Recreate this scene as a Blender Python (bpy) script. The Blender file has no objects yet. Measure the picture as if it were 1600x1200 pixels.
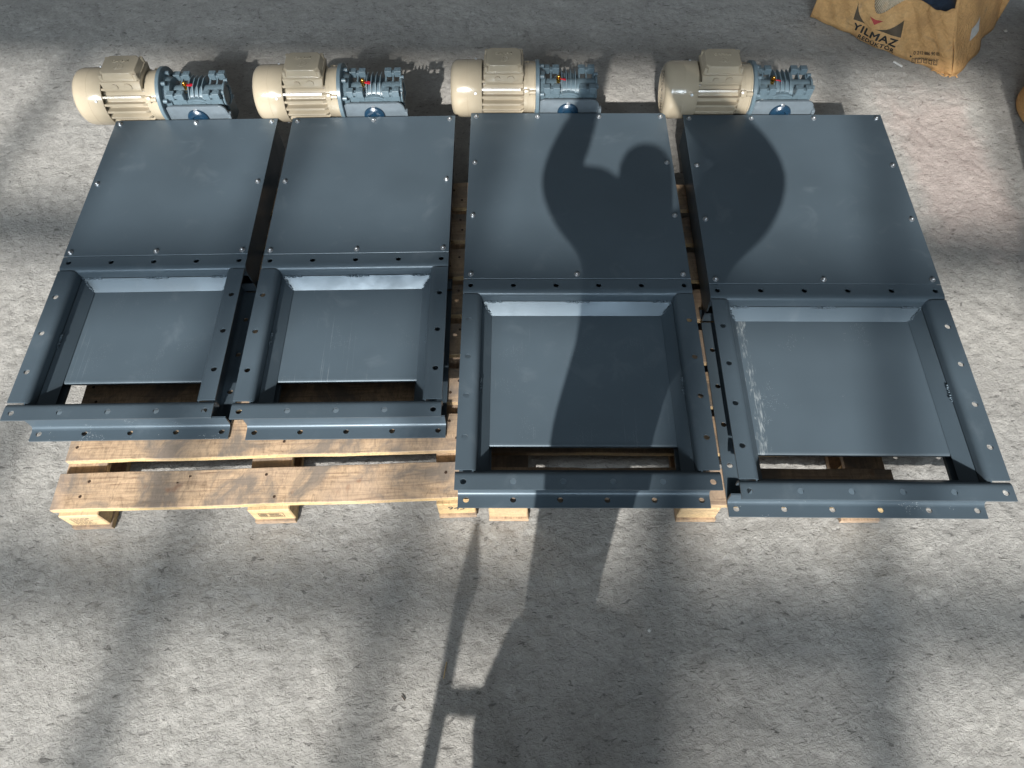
import bpy, bmesh, math, random
import numpy as np
from mathutils import Vector, Matrix

random.seed(7)
scene = bpy.context.scene
COL = scene.collection

# ------------------------------------------------------------------ camera
F_PX, PITCH, ROLL, CAM_H = 1120.0, 1.0468, -0.0239, 2.066
cam_data = bpy.data.cameras.new('camera')
cam_data.sensor_width = 36.0
cam_data.lens = F_PX / 1600.0 * 36.0
cam_data.clip_start = 0.02
cam_data.clip_end = 200
cam = bpy.data.objects.new('camera', cam_data)
COL.objects.link(cam)
fwd = Vector((0, math.cos(PITCH), -math.sin(PITCH)))
right0 = Vector((1, 0, 0))
up0 = right0.cross(fwd)
cr = right0 * math.cos(ROLL) + up0 * math.sin(ROLL)
cu = -right0 * math.sin(ROLL) + up0 * math.cos(ROLL)
m = Matrix.Identity(4)
for i in range(3):
    m[i][0], m[i][1], m[i][2] = cr[i], cu[i], -fwd[i]
m[2][3] = CAM_H
cam.matrix_world = m
scene.camera = cam

# ------------------------------------------------------------------ light
SUN_EL, SUN_AZ = math.radians(33.8), math.radians(11.0)    # sun stands behind the viewer, a little to the left
sun_dir = Vector((math.sin(SUN_AZ) * math.cos(SUN_EL), math.cos(SUN_AZ) * math.cos(SUN_EL), -math.sin(SUN_EL)))
sd = bpy.data.lights.new('sun', 'SUN')
sd.energy = 5.0
sd.angle = math.radians(0.55)
sd.color = (1.0, 0.965, 0.91)
sun = bpy.data.objects.new('sun', sd)
COL.objects.link(sun)
sun.rotation_euler = sun_dir.to_track_quat('-Z', 'Y').to_euler()
sun.location = (-2, -8, 6)
WINDOW_RADIANCE = 24.0        # sky seen through the hall window (lamp is made with the window below)

world = bpy.data.worlds.new('World')
scene.world = world
world.use_nodes = True
bg = world.node_tree.nodes['Background']
bg.inputs[0].default_value = (0.92, 0.97, 1.0, 1)          # dim light of the hall
bg.inputs[1].default_value = 0.08

vs = scene.view_settings
vs.view_transform = 'Standard'
vs.look = 'None'
vs.exposure = 0.66
vs.gamma = 1.0
vs.use_curve_mapping = False

# ------------------------------------------------------------------ helpers
def tag(o, label=None, cat=None, group=None, kind=None):
    if label: o['label'] = label
    if cat: o['category'] = cat
    if group: o['group'] = group
    if kind: o['kind'] = kind
    return o

def empty(name, loc=(0, 0, 0), rot=(0, 0, 0)):
    o = bpy.data.objects.new(name, None)
    o.empty_display_size = 0.1
    COL.objects.link(o)
    o.location = loc
    o.rotation_euler = rot
    return o

def link(name, mesh, mat=None, parent=None, loc=None, rot=None):
    o = bpy.data.objects.new(name, mesh)
    COL.objects.link(o)
    if mat is not None and len(mesh.materials) == 0:
        mesh.materials.append(mat)
    if parent is not None: o.parent = parent
    if loc is not None: o.location = loc
    if rot is not None: o.rotation_euler = rot
    return o

def bm_mesh(bm, name, smooth=False, angle=None):
    me = bpy.data.meshes.new(name)
    bmesh.ops.recalc_face_normals(bm, faces=bm.faces)
    if smooth:
        for f in bm.faces: f.smooth = True
        if angle is not None:
            for e in bm.edges:
                if len(e.link_faces) == 2 and e.calc_face_angle(0) > angle:
                    e.smooth = False
    bm.to_mesh(me)
    bm.free()
    return me

def box(bm, x0, x1, y0, y1, z0, z1, mtx=None):
    r = bmesh.ops.create_cube(bm, size=1)
    M = Matrix.Translation(((x0 + x1) / 2, (y0 + y1) / 2, (z0 + z1) / 2)) @ Matrix.Diagonal((x1 - x0, y1 - y0, z1 - z0, 1))
    if mtx is not None: M = mtx @ M
    bmesh.ops.transform(bm, matrix=M, verts=r['verts'])
    return r['verts']

def bev(bm, w, seg=2, geom=None):
    bmesh.ops.bevel(bm, geom=geom or bm.edges[:], offset=w, segments=seg, affect='EDGES', profile=0.5)

def bbox(name, x0, x1, y0, y1, z0, z1, w=0.002, seg=2):
    bm = bmesh.new()
    box(bm, x0, x1, y0, y1, z0, z1)
    if w: bev(bm, w, seg)
    return bm_mesh(bm, name, True, 0.6)

def cyl(bm, p0, p1, r0, r1=None, seg=16, caps=True):
    p0, p1 = Vector(p0), Vector(p1)
    r1 = r0 if r1 is None else r1
    d = p1 - p0
    q = Vector((0, 0, 1)).rotation_difference(d).to_matrix().to_4x4()
    M = Matrix.Translation((p0 + p1) / 2) @ q
    r = bmesh.ops.create_cone(bm, cap_ends=caps, segments=seg, radius1=r0, radius2=r1, depth=d.length, matrix=M)
    return r['verts']

def lathe_x(bm, prof, seg=48, start=0.0, cap0=False, cap1=False):
    """profile [(x, r)] revolved about the x axis"""
    rings = []
    for x, r in prof:
        rings.append([bm.verts.new((x, r * math.cos(2 * math.pi * k / seg + start), r * math.sin(2 * math.pi * k / seg + start))) for k in range(seg)])
    for a, b in zip(rings, rings[1:]):
        for k in range(seg):
            bm.faces.new((a[k], a[(k + 1) % seg], b[(k + 1) % seg], b[k]))
    if cap0: bm.faces.new(rings[0])
    if cap1: bm.faces.new(list(reversed(rings[-1])))
    return rings

def prism(bm, pts, axis, a0, a1):
    """closed polygon pts (p, q) extruded along axis 'x' 'y' or 'z'"""
    def mk(p, a):
        return {'x': (a, p[0], p[1]), 'y': (p[0], a, p[1]), 'z': (p[0], p[1], a)}[axis]
    v0 = [bm.verts.new(mk(p, a0)) for p in pts]
    v1 = [bm.verts.new(mk(p, a1)) for p in pts]
    n = len(pts)
    bm.faces.new(v0)
    bm.faces.new(list(reversed(v1)))
    for k in range(n):
        bm.faces.new((v0[k], v0[(k + 1) % n], v1[(k + 1) % n], v1[k]))

def evaluated_mesh(o):
    dg = bpy.context.evaluated_depsgraph_get()
    me = bpy.data.meshes.new_from_object(o.evaluated_get(dg), depsgraph=dg)
    return me

def drop(o):
    bpy.data.objects.remove(o, do_unlink=True)

def drill(me, cutters, name):
    """cut round holes: cutters = [(p0, p1, r)]"""
    a = bpy.data.objects.new('tmp_a', me)
    COL.objects.link(a)
    bm = bmesh.new()
    for p0, p1, r in cutters: cyl(bm, p0, p1, r, seg=20)
    b = bpy.data.objects.new('tmp_b', bm_mesh(bm, 'tmp_cut'))
    COL.objects.link(b)
    md = a.modifiers.new('b', 'BOOLEAN')
    md.object = b
    md.operation = 'DIFFERENCE'
    md.solver = 'EXACT'
    bpy.context.view_layer.update()
    out = evaluated_mesh(a)
    out.name = name
    drop(a); drop(b)
    bm = bmesh.new()
    bm.from_mesh(out)
    out2 = bm_mesh(bm, name, True, 0.5)
    out2.materials.clear()
    return out2

# ------------------------------------------------------------------ materials
class NT:
    def __init__(self, name):
        self.m = bpy.data.materials.new(name)
        self.m.use_nodes = True
        self.t = self.m.node_tree
        self.n = self.t.nodes
        self.b = self.n['Principled BSDF']
    def add(self, typ, **kw):
        nd = self.n.new(typ)
        for k, v in kw.items():
            if hasattr(nd, k): setattr(nd, k, v)
            else: nd.inputs[k.replace('_', ' ')].default_value = v
        return nd
    def ln(self, a, ao, b, bi):
        self.t.links.new(a.outputs[ao], b.inputs[bi])
    def coords(self, which='Object', scale=(1, 1, 1), rot=(0, 0, 0)):
        tc = self.add('ShaderNodeTexCoord')
        mp = self.add('ShaderNodeMapping')
        mp.inputs['Scale'].default_value = scale
        mp.inputs['Rotation'].default_value = rot
        self.ln(tc, which, mp, 'Vector')
        return mp
    def noise(self, co, scale, detail=4, rough=0.55, dist=0.0):
        nd = self.add('ShaderNodeTexNoise')
        nd.inputs['Scale'].default_value = scale
        nd.inputs['Detail'].default_value = detail
        nd.inputs['Roughness'].default_value = rough
        nd.inputs['Distortion'].default_value = dist
        if co is not None: self.ln(co, 'Vector', nd, 'Vector')
        return nd
    def ramp(self, src, out, stops):
        r = self.add('ShaderNodeValToRGB')
        e = r.color_ramp.elements
        while len(e) > 1: e.remove(e[-1])
        e[0].position, e[0].color = stops[0][0], (*stops[0][1], 1) if len(stops[0][1]) == 3 else stops[0][1]
        for p, c in stops[1:]:
            k = e.new(p)
            k.color = (*c, 1) if len(c) == 3 else c
        self.ln(src, out, r, 'Fac')
        return r
    def mix(self, fac, a, b, typ='MIX'):
        mx = self.add('ShaderNodeMix', data_type='RGBA', blend_type=typ)
        for s, v in ((0, fac), (6, a), (7, b)):
            if isinstance(v, tuple) and len(v) == 2 and hasattr(v[0], 'outputs'):
                self.t.links.new(v[0].outputs[v[1]], mx.inputs[s])
            elif isinstance(v, (int, float)): mx.inputs[s].default_value = v
            else: mx.inputs[s].default_value = (*v, 1)
        return mx
    def math(self, op, a, b=None, c=None):
        nd = self.add('ShaderNodeMath', operation=op)
        for i, v in enumerate((a, b, c)):
            if v is None: continue
            if isinstance(v, tuple): self.t.links.new(v[0].outputs[v[1]], nd.inputs[i])
            else: nd.inputs[i].default_value = v
        return nd
    def bump(self, src, out, strength, dist, prev=None):
        bp = self.add('ShaderNodeBump')
        bp.inputs['Strength'].default_value = strength
        bp.inputs['Distance'].default_value = dist
        self.ln(src, out, bp, 'Height')
        if prev is not None: self.ln(prev, 'Normal', bp, 'Normal')
        self.ln(bp, 'Normal', self.b, 'Normal')
        return bp
    def set(self, **kw):
        for k, v in kw.items():
            self.b.inputs[k.replace('_', ' ')].default_value = v

def gray(v): return (v, v, v)

def simple(name, col, rough=0.5, metal=0.0, var=0.12, scale=30, bump=0.0, spec=0.5, coat=0.0):
    t = NT(name)
    co = t.coords()
    nz = t.noise(co, scale, 4)
    r = t.ramp(nz, 'Fac', [(0.3, gray(1 - var)), (0.7, gray(1 + var))])
    mx = t.mix(1.0, col, (r, 'Color'), 'MULTIPLY')
    t.ln(mx, 2, t.b, 'Base Color')
    t.set(Roughness=rough, Metallic=metal)
    t.b.inputs['Specular IOR Level'].default_value = spec
    t.b.inputs['Coat Weight'].default_value = coat
    if bump: t.bump(nz, 'Fac', bump, 0.002)
    return t.m

PAINT = (0.058, 0.079, 0.097)

def paint_material(name, dust=0.0, streak=0.0, rough=0.33):
    t = NT(name)
    tc0 = t.add('ShaderNodeTexCoord')
    oi0 = t.add('ShaderNodeObjectInfo')
    cb0 = t.add('ShaderNodeCombineXYZ')
    for k in range(2): t.ln(oi0, 'Random', cb0, k)
    co = t.add('ShaderNodeVectorMath', operation='MULTIPLY_ADD')
    co.inputs[1].default_value = (23.0, 41.0, 0.0)
    t.ln(cb0, 'Vector', co, 0)
    t.ln(tc0, 'Object', co, 2)
    big = t.noise(co, 3.2, 3, 0.5)
    fine = t.noise(co, 420, 2, 0.5)
    r = t.ramp(big, 'Fac', [(0.3, gray(0.90)), (0.7, gray(1.10))])
    col = t.mix(1.0, PAINT, (r, 'Color'), 'MULTIPLY')
    # faint smudges and a few pale dust specks
    sm = t.noise(co, 9, 5, 0.65, 0.6)
    smr = t.ramp(sm, 'Fac', [(0.58, gray(0)), (0.80, gray(0.11))])
    col2 = t.mix((smr, 'Color'), (col, 2), (0.30, 0.34, 0.37))
    last = col2
    if dust:
        vo = t.add('ShaderNodeTexVoronoi', feature='F1')
        vo.inputs['Scale'].default_value = 230
        t.ln(co, 'Vector', vo, 'Vector')
        dots = t.math('LESS_THAN', (vo, 'Distance'), 0.17)
        where = t.noise(co, 11, 3, 0.6)
        wr = t.math('GREATER_THAN', (where, 'Fac'), 0.60)
        k = t.math('MULTIPLY', (dots, 0), (wr, 0))
        k2 = t.math('MULTIPLY', (k, 0), dust)
        last = t.mix((k2, 0), (last, 2), (0.62, 0.66, 0.68))
    if streak:
        # rubbed blade: long fine scratches along the travel (y)
        cs = t.coords(scale=(260, 2.2, 1))
        s1 = t.noise(cs, 1.0, 2, 0.5)
        sr = t.ramp(s1, 'Fac', [(0.655, gray(0)), (0.70, gray(1))])
        msk = t.noise(co, 5.5, 3, 0.6)
        mr = t.ramp(msk, 'Fac', [(0.50, gray(0)), (0.66, gray(streak))])
        k = t.mix(1.0, (sr, 'Color'), (mr, 'Color'), 'MULTIPLY')
        last = t.mix((k, 2), (last, 2), (0.46, 0.50, 0.53))
    t.ln(last, 2, t.b, 'Base Color')
    rr = t.ramp(sm, 'Fac', [(0.35, gray(rough - 0.04)), (0.75, gray(rough + 0.12))])
    t.ln(rr, 'Color', t.b, 'Roughness')
    t.b.inputs['Specular Tint'].default_value = (0.74, 0.88, 1.0, 1)  # blue of the reflected sky put into the paint's highlights
    b1 = t.bump(fine, 'Fac', 0.10, 0.0006)
    wav = t.noise(co, 2.0, 1, 0.4)
    t.bump(wav, 'Fac', 0.25, 0.004, b1)
    return t.m

M = {}
M['paint'] = paint_material('slate_paint')
M['paint_dust'] = paint_material('slate_paint_dusty', dust=0.8)
M['blade'] = paint_material('slate_paint_blade', dust=0.12, streak=0.22, rough=0.40)

def worn_blade():
    """blade of the rightmost gate: rubbed to pale flecks along its left guide"""
    t = NT('slate_paint_worn_blade')
    co = t.coords()
    big = t.noise(co, 3.2, 3, 0.5)
    r = t.ramp(big, 'Fac', [(0.3, gray(0.92)), (0.7, gray(1.12))])
    col = t.mix(1.0, PAINT, (r, 'Color'), 'MULTIPLY')
    sep = t.add('ShaderNodeSeparateXYZ')
    t.ln(co, 'Vector', sep, 'Vector')
    cs = t.coords(scale=(150, 26, 1))
    fl = t.noise(cs, 1.0, 5, 0.75, 0.8)
    # band close to the left edge (x about 0.10) and a faint patch at the right
    d1 = t.math('SUBTRACT', (sep, 'X'), 0.108)
    d2 = t.math('ABSOLUTE', (d1, 0))
    d3 = t.math('MULTIPLY', (d2, 0), 34.0)
    d4 = t.math('SUBTRACT', 1.0, (d3, 0))
    blo = t.noise(co, 9.0, 3, 0.6)
    e1 = t.math('MULTIPLY_ADD', (d4, 0), 0.20, (fl, 'Fac'))
    e2 = t.math('MULTIPLY_ADD', (blo, 'Fac'), 0.75, (e1, 0))
    k0 = t.math('MULTIPLY', (e2, 0), 0.8)
    k = t.ramp(k0, 0, [(0.85, gray(0)), (0.97, gray(0.32))])
    c2 = t.mix((k, 'Color'), (col, 2), (0.60, 0.64, 0.64))
    vo = t.add('ShaderNodeTexVoronoi', feature='F1')
    vo.inputs['Scale'].default_value = 260
    t.ln(co, 'Vector', vo, 'Vector')
    dots = t.math('LESS_THAN', (vo, 'Distance'), 0.15)
    wr = t.math('GREATER_THAN', (blo, 'Fac'), 0.62)
    kk = t.math('MULTIPLY', (dots, 0), (wr, 0))
    k3 = t.math('MULTIPLY', (kk, 0), 0.5)
    c3 = t.mix((k3, 0), (c2, 2), (0.55, 0.60, 0.62))
    t.ln(c3, 2, t.b, 'Base Color')
    t.set(Roughness=0.38)
    t.bump(fl, 'Fac', 0.06, 0.0008)
    return t.m
M['blade_worn'] = worn_blade()
M['bolt'] = simple('zinc_bolt', (0.42, 0.44, 0.46), 0.38, 0.85, 0.1, 200)
M['tan'] = simple('tan_motor_enamel', (0.395, 0.335, 0.245), 0.19, 0, 0.05, 12, 0.02, 0.75)
M['gear'] = simple('gearbox_blue_grey', (0.105, 0.150, 0.178), 0.33, 0, 0.12, 40, 0.08)
M['plate'] = simple('plate_blue_grey', (0.105, 0.130, 0.150), 0.38, 0, 0.08, 60, 0.05)
M['cap'] = simple('bearing_cap_blue', (0.008, 0.028, 0.055), 0.25, 0, 0.1, 40)
M['brass'] = simple('brass', (0.72, 0.42, 0.10), 0.25, 1.0, 0.1, 80)
M['red'] = simple('red_plastic_tag', (0.55, 0.012, 0.03), 0.4, 0, 0.1, 80)
M['black'] = simple('black_rubber', (0.02, 0.02, 0.02), 0.6, 0, 0.1, 50)
M['steel'] = simple('steel_grey', (0.32, 0.34, 0.35), 0.45, 0, 0.06, 10)

def wood_material(name, base, dark, grime=0.5):
    t = NT(name)
    oi = t.add('ShaderNodeObjectInfo')
    tc = t.add('ShaderNodeTexCoord')
    off = t.add('ShaderNodeVectorMath', operation='MULTIPLY_ADD')
    cmb = t.add('ShaderNodeCombineXYZ')
    for k in range(3): t.ln(oi, 'Random', cmb, k)
    off.inputs[1].default_value = (37, 53, 71)
    t.ln(cmb, 'Vector', off, 0)
    t.ln(tc, 'Object', off, 2)
    mp = t.add('ShaderNodeMapping')
    mp.inputs['Scale'].default_value = (1.6, 26, 26)
    t.ln(off, 'Vector', mp, 'Vector')
    grain = t.noise(mp, 3.2, 6, 0.62, 1.3)
    mp2 = t.add('ShaderNodeMapping')
    mp2.inputs['Scale'].default_value = (1, 1, 1)
    t.ln(off, 'Vector', mp2, 'Vector')
    mps = t.add('ShaderNodeMapping')
    mps.inputs['Scale'].default_value = (1.0, 0.35, 1.0)
    mps.inputs['Rotation'].default_value = (0, 0, 0.6)
    t.ln(off, 'Vector', mps, 'Vector')
    saw = t.noise(mps, 85, 5, 0.72, 1.2)
    blot = t.noise(mp2, 6.5, 5, 0.65, 0.7)
    kn = t.noise(mp2, 14, 2, 0.5, 0.3)
    g = t.ramp(grain, 'Fac', [(0.28, dark), (0.50, base), (0.72, tuple(min(1, c * 1.22) for c in base))])
    s = t.ramp(saw, 'Fac', [(0.34, gray(0.50)), (0.48, gray(0.95)), (0.64, gray(1.18))])
    c1 = t.mix(0.75, (g, 'Color'), (s, 'Color'), 'MULTIPLY')
    b = t.ramp(blot, 'Fac', [(0.46, gray(0)), (0.60, gray(grime))])
    c2a = t.mix((b, 'Color'), (c1, 2), (0.150, 0.128, 0.108))
    pk = t.noise(mp2, 3.3, 4, 0.6, 0.5)
    pr = t.ramp(pk, 'Fac', [(0.44, gray(0)), (0.66, gray(0.42))])
    c2 = t.mix((pr, 'Color'), (c2a, 2), (0.36, 0.275, 0.22))
    k = t.ramp(kn, 'Fac', [(0.70, gray(0)), (0.76, gray(0.5))])
    c3 = t.mix((k, 'Color'), (c2, 2), (0.20, 0.085, 0.045))
    tint = t.math('MULTIPLY_ADD', (oi, 'Random'), 0.35, 0.80)
    c4 = t.mix(1.0, (c3, 2), (tint, 0), 'MULTIPLY')
    t.ln(c4, 2, t.b, 'Base Color')
    t.set(Roughness=0.78)
    b1 = t.bump(grain, 'Fac', 0.35, 0.0025)
    t.bump(saw, 'Fac', 0.5, 0.0022, b1)
    return t.m
M['plank'] = wood_material('weathered_pine', (0.43, 0.30, 0.19), (0.20, 0.125, 0.075), 0.85)
M['block'] = wood_material('fresh_pine', (0.56, 0.40, 0.20), (0.38, 0.24, 0.11), 0.22)
M['ink'] = simple('stamp_ink', (0.05, 0.045, 0.04), 0.8, 0, 0.3, 200)
M['nail'] = simple('rusty_nail', (0.06, 0.035, 0.022), 0.7, 0.3, 0.3, 200)

def concrete():
    t = NT('rough_concrete')
    co = t.coords()
    big = t.noise(co, 1.1, 4, 0.55, 0.3)
    med = t.noise(co, 8, 6, 0.68, 0.4)
    cs = t.coords(scale=(1, 1.9, 1), rot=(0, 0, 0.35))
    flake = t.noise(cs, 38, 8, 0.74, 1.0)
    spk = t.noise(co, 95, 6, 0.78, 0.6)
    a = t.ramp(big, 'Fac', [(0.25, (0.325, 0.318, 0.305)), (0.55, (0.390, 0.376, 0.352)), (0.8, (0.44, 0.425, 0.40))])
    bb = t.ramp(med, 'Fac', [(0.28, gray(0.84)), (0.50, gray(1.0)), (0.72, gray(1.12))])
    c1 = t.mix(1.0, (a, 'Color'), (bb, 'Color'), 'MULTIPLY')
    f = t.ramp(flake, 'Fac', [(0.32, gray(0.66)), (0.45, gray(0.98)), (0.60, gray(1.04)), (0.72, gray(1.35))])
    c2 = t.mix(0.85, (c1, 2), (f, 'Color'), 'MULTIPLY')
    s = t.ramp(spk, 'Fac', [(0.30, gray(0.60)), (0.43, gray(0.98)), (0.58, gray(1.04)), (0.68, gray(1.45))])
    c3a = t.mix(0.85, (c2, 2), (s, 'Color'), 'MULTIPLY')
    # short pits and crevices between the trowelled scales
    cp = t.coords(scale=(1, 2.3, 1), rot=(0, 0, -0.25))
    pit = t.noise(cp, 30, 5, 0.66, 0.7)
    crk = t.ramp(pit, 'Fac', [(0.345, gray(1)), (0.385, gray(0))])
    ck = t.math('MULTIPLY', (crk, 'Color'), 0.62)
    c3 = t.mix((ck, 0), (c3a, 2), (0.085, 0.082, 0.078))
    # dark oily blotches and pale lime scrapes
    ob = t.noise(co, 3.1, 6, 0.7, 0.9)
    orr = t.ramp(ob, 'Fac', [(0.58, gray(0)), (0.76, gray(0.25))])
    c4 = t.mix((orr, 'Color'), (c3, 2), (0.13, 0.13, 0.128))
    ws = t.coords(scale=(0.8, 3.4, 1), rot=(0, 0, -0.15))
    wl = t.noise(ws, 7.0, 6, 0.75, 1.4)
    wr = t.ramp(wl, 'Fac', [(0.66, gray(0)), (0.74, gray(0.5))])
    c5 = t.mix((wr, 'Color'), (c4, 2), (0.58, 0.57, 0.54))
    # reddish worn paint to the right
    sep = t.add('ShaderNodeSeparateXYZ')
    t.ln(co, 'Vector', sep, 'Vector')
    dx = t.math('SUBTRACT', (sep, 'X'), 1.78)
    dx2 = t.math('ABSOLUTE', (dx, 0))
    dx3 = t.math('MULTIPLY_ADD', (dx2, 0), -4.0, 1.0)
    dy = t.math('SUBTRACT', (sep, 'Y'), 2.15)
    dy2 = t.math('ABSOLUTE', (dy, 0))
    dy3 = t.math('MULTIPLY_ADD', (dy2, 0), -1.6, 1.0)
    rp = t.math('MINIMUM', (dx3, 0), (dy3, 0))
    rp2 = t.math('MULTIPLY_ADD', (med, 'Fac'), 0.9, (rp, 0))
    rr = t.ramp(rp2, 0, [(0.62, gray(0)), (1.0, gray(0.28))])
    c6 = t.mix((rr, 'Color'), (c5, 2), (0.46, 0.30, 0.27))
    t.ln(c6, 2, t.b, 'Base Color')
    t.set(Roughness=0.88)
    t.b.inputs['Specular IOR Level'].default_value = 0.25
    b1 = t.bump(flake, 'Fac', 0.70, 0.0085)
    b2 = t.bump(med, 'Fac', 0.35, 0.014, b1)
    b3 = t.bump(spk, 'Fac', 0.85, 0.0075, b2)
    inv = t.math('SUBTRACT', 1.0, (crk, 'Color'))
    t.bump(inv, 0, 0.6, 0.004, b3)
    return t.m
M['concrete'] = concrete()

# ------------------------------------------------------------------ ground
def fft_noise(nx, ny, dx, lo, hi, power, seed, aniso=1.0):
    rng = np.random.default_rng(seed)
    w = rng.standard_normal((ny, nx))
    fx = np.fft.fftfreq(nx, dx)[None, :]
    fy = np.fft.fftfreq(ny, dx)[:, None] * aniso
    f = np.sqrt(fx ** 2 + fy ** 2) + 1e-9
    amp = f ** (-power) * (f > lo) * np.exp(-(f / hi) ** 2)
    h = np.fft.ifft2(np.fft.fft2(w) * amp).real
    return h / h.std()

def build_ground():
    d = 0.0078
    xs = np.arange(-2.9, 2.9, d)
    ys = np.arange(-0.3, 3.8, d)
    nx, ny = len(xs), len(ys)
    n1 = fft_noise(nx, ny, d, 1.2, 30, 0.75, 3, 1.5)
    n2 = fft_noise(nx, ny, d, 3.0, 45, 0.65, 5, 1.9)
    n3 = fft_noise(nx, ny, d, 10, 60, 0.2, 6, 1.2)
    h = 0.0016 * fft_noise(nx, ny, d, 0.4, 5, 1.2, 4)
    h += 0.0011 * np.tanh(3.6 * n1) + 0.0010 * np.tanh(4.0 * n2) + 0.0005 * n3     # trowelled scales with little scarps
    fl = fft_noise(nx, ny, d, 2.5, 40, 0.7, 9, 1.7)
    h -= 0.0040 * np.clip(fl - 1.7, 0, 1.0)                      # small pits
    fade = np.minimum.reduce([np.minimum(np.arange(nx), np.arange(nx)[::-1])[None, :].repeat(ny, 0),
                              np.minimum(np.arange(ny), np.arange(ny)[::-1])[:, None].repeat(nx, 1)])
    h *= np.clip(fade / 12.0, 0, 1)
    h = np.clip(h - 0.0022, -0.012, 0.0028)
    X = np.concatenate([[-40, -15, -6], xs, [6, 15, 40]])
    Y = np.concatenate([[-40, -15, -4], ys, [7, 15, 40]])
    H = np.zeros((len(Y), len(X)))
    H[3:-3, 3:-3] = h
    gx, gy = np.meshgrid(X, Y)
    V = np.stack([gx, gy, H], -1).reshape(-1, 3).astype(np.float32)
    NX, NY = len(X), len(Y)
    idx = np.arange(NX * NY).reshape(NY, NX)
    Q = np.stack([idx[:-1, :-1], idx[:-1, 1:], idx[1:, 1:], idx[1:, :-1]], -1).reshape(-1, 4)
    me = bpy.data.meshes.new('ground')
    me.vertices.add(len(V)); me.vertices.foreach_set('co', V.ravel())
    me.loops.add(Q.size); me.loops.foreach_set('vertex_index', Q.ravel().astype(np.int32))
    me.polygons.add(len(Q))
    me.polygons.foreach_set('loop_start', (np.arange(len(Q)) * 4).astype(np.int32))
    me.polygons.foreach_set('loop_total', np.full(len(Q), 4, np.int32))
    me.polygons.foreach_set('use_smooth', np.ones(len(Q), bool))
    me.update(); me.validate()
    o = link('ground', me, M['concrete'])
    tag(o, 'rough grey trowelled concrete floor', kind='structure')
build_ground()

# ------------------------------------------------------------------ window wall behind the viewer (casts the soft bars of shade)
WY, WROT = -15.0, math.radians(-4.0)
wall_n = Vector((-math.sin(WROT), math.cos(WROT), 0))
wall_e = Vector((math.cos(WROT), math.sin(WROT), 0))
wall_o = Vector((0, WY, 0))
def to_wall(X, Y):
    p = Vector((X, Y, 0))
    t = (wall_o - p).dot(wall_n) / sun_dir.dot(wall_n)
    q = p + sun_dir * t
    return (q - wall_o).dot(wall_e), q.z
wall = empty('window_wall', wall_o, (0, 0, WROT))
tag(wall, 'grey wall with a tall barred window', kind='structure')
M['plaster'] = simple('grey_plaster', (0.4, 0.4, 0.39), 0.85, 0, 0.1, 4, 0.1)
sv = [to_wall(x, 0.68)[0] for x in (-0.318 + 0.69 * k for k in range(-12, 13))]
z_h1 = to_wall(-0.2, 0.50)[1]
z_h2 = to_wall(0.3, 1.80)[1]
z_top = to_wall(0.2, 2.90)[1]
s0, s1 = sv[0] - 0.1, sv[-1] + 0.1
z_bot = z_h1 - 1.3
for nm, a in (('wall_panel', (s0 - 7, s1 + 7, z_top, z_top + 4.0)), ('wall_panel', (s0 - 7, s1 + 7, -0.05, z_bot)),
              ('wall_panel', (s0 - 7, s0, z_bot, z_top)), ('wall_panel', (s1, s1 + 7, z_bot, z_top))):
    link(nm, bbox(nm, a[0], a[1], -0.12, 0.12, a[2], a[3], 0), M['plaster'], wall)
pier = to_wall(0.44, 0.68)[0]
for s in sv:
    hb = 0.045
    if abs(s - pier) < 0.3: s, hb = pier, 0.085
    link('window_bar', bbox('window_bar', s - hb, s + hb, -0.03, 0.03, z_bot, z_top, 0), M['steel'], wall)
for z, hw in ((z_h1, 0.055), (z_h2, 0.075), (z_h1 - (z_h2 - z_h1), 0.055)):
    link('window_bar', bbox('window_bar', s0, s1, -0.035, 0.035, z - hw, z + hw, 0), M['steel'], wall)
# added slats that half-shade the floor, in one bay below the cross bar
sa, sb = to_wall(0.42, 0.3)[0], to_wall(1.06, 0.3)[0]
for k in range(9):
    z = z_h1 - 0.10 - 0.125 * k
    link('shade_slat', bbox('shade_slat', sa, sb, -0.02, 0.02, z - 0.055, z, 0), M['steel'], wall)
# bright sky standing in the window
wl = bpy.data.lights.new('window_sky', 'AREA')
wl.shape = 'RECTANGLE'
wl.size, wl.size_y = s1 - s0, z_top - z_bot
wl.energy = WINDOW_RADIANCE * math.pi * wl.size * wl.size_y
wl.color = (0.78, 0.90, 1.0)
wlo = bpy.data.objects.new('window_sky', wl)
COL.objects.link(wlo)
wc = wall_o + wall_e * ((s0 + s1) / 2) - wall_n * 0.2
wlo.location = (wc.x, wc.y, (z_top + z_bot) / 2)
wlo.rotation_euler = Vector(wall_n).to_track_quat('-Z', 'Y').to_euler()

# ------------------------------------------------------------------ slide gates
FL, TH, HT = 0.0575, 0.005, 0.14      # flange leg, thickness, height over both flanges

def angle_profile(width, leg, sign):
    """L profile in (a, z): a = 0 outer edge .. width inner face; sign +1 flange on top leg down, -1 the mirror"""
    R, r = 0.019, 0.013
    pts = [(0, 0), (0, -TH)]
    pts.append((width - TH - r, -TH))
    for k in range(1, 4):
        a = math.pi / 2 * k / 4
        pts.append((width - TH - r + r * math.sin(a), -TH - r + r * math.cos(a)))
    pts += [(width - TH, -leg), (width, -leg)]
    for k in range(0, 7):
        a = math.pi / 2 * k / 6
        pts.append((width - R + R * math.cos(a), -R + R * math.sin(a)))
    return [(p[0], sign * p[1]) for p in pts]

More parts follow.
